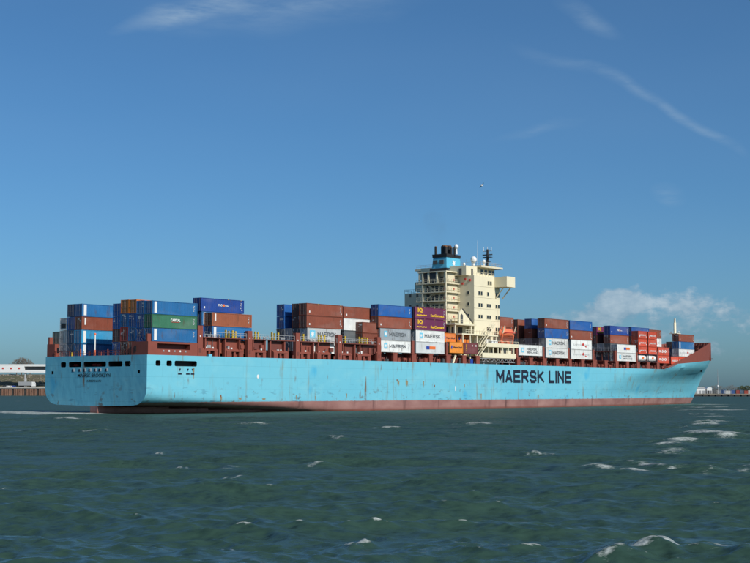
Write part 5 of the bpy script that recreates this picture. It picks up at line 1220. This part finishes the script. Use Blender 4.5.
# ------------------------------------------------------------------ gull
def gull():
    Y = 235.0; X = (482.8 - 375) / FPX * Y; z = CAM_H + Y * math.tan(PITCH + math.atan((281.5 - 185.5) / FPX))
    e = empty('seagull', (X, Y, z), R(35)); tag(e, 'small white gull flying above the deckhouse', 'bird'); e.rotation_euler = (R(-38), R(8), R(35))
    prof = [(-.24, .01, 0), (-.16, .05, 0), (-.02, .075, .01), (.1, .065, .015), (.17, .045, .02), (.22, .045, .03), (.27, .02, .025), (.31, .006, .015)]; n = 8
    vs = [(x, r * math.cos(2 * math.pi * i / n), dz + r * math.sin(2 * math.pi * i / n)) for x, r, dz in prof for i in range(n)]
    fs = [(j * n + i, j * n + (i + 1) % n, (j + 1) * n + (i + 1) % n, (j + 1) * n + i) for j in range(len(prof) - 1) for i in range(n)]
    MB().add(vs, fs).build('body', 'white', e, True)
    for sg in (-1, 1):
        out = [(.10, 0), (.15, .25), (.10, .42), (-.02, .62), (-.06, .60), (-.02, .40), (-.03, .22), (-.08, 0)]; zz = [.03, .13, .15, .08, .08, .15, .13, .03]
        vs = [(x, sg * (y + .03), z_ + .012) for (x, y), z_ in zip(out, zz)] + [(x, sg * (y + .03), z_) for (x, y), z_ in zip(out, zz)]; k = 8
        MB().add(vs, [(0, 1, 6, 7), (1, 2, 5, 6), (2, 3, 4, 5), (8, 9, 14, 15), (9, 10, 13, 14), (10, 11, 12, 13)] + [(i, (i + 1) % k, k + (i + 1) % k, k + i) for i in range(k)]).build('wing', 'grey_steel', e)
    MB().prism([(-.22, -.03), (-.36, -.07), (-.36, .07), (-.22, .03)], 'z', -.005, .01).build('tail', 'white', e)
gull()
# faint exhaust haze drifting off the funnel
m, nt, b = newmat('exhaust_smoke'); nt.nodes.remove(b); pv = nd(nt, 'ShaderNodeVolumePrincipled'); pv.inputs['Color'].default_value = (.25, .22, .2, 1)
nt.links.new(mmath(nt, 'MULTIPLY', mmath(nt, 'MULTIPLY_ADD', mnoise(nt, .28, 3), 3.0, -1.1, clamp=True), .02), pv.inputs['Density']); nt.links.new(pv.outputs[0], nt.nodes['Material Output'].inputs['Volume']); MATS['exhaust_smoke'] = m
p = S0 + DX * 119.5 + PT * 14.5; sk = MB()
n = 12; prof = [(-1, .6), (0, 1.3), (2, 2.4), (4, 3.2), (6, 3.6), (8, 3.0), (9.5, 1.2)]
vs = [(-j[0] * .25 + j[1] * math.cos(2 * math.pi * i / n), .1 * j[0] + j[1] * math.sin(2 * math.pi * i / n), 44.6 + j[0]) for j in prof for i in range(n)]
sk.add(vs, [(j * n + i, j * n + (i + 1) % n, (j + 1) * n + (i + 1) % n, (j + 1) * n + i) for j in range(len(prof) - 1) for i in range(n)] + [tuple(range(n)), tuple(range(len(prof) * n - 1, (len(prof) - 1) * n - 1, -1))])
sm2 = sk.build('smoke', 'exhaust_smoke', None, True); sm2.location = (p.x, p.y, 0); tag(sm2, 'faint grey exhaust haze rising from the funnel', 'smoke', kind='stuff')
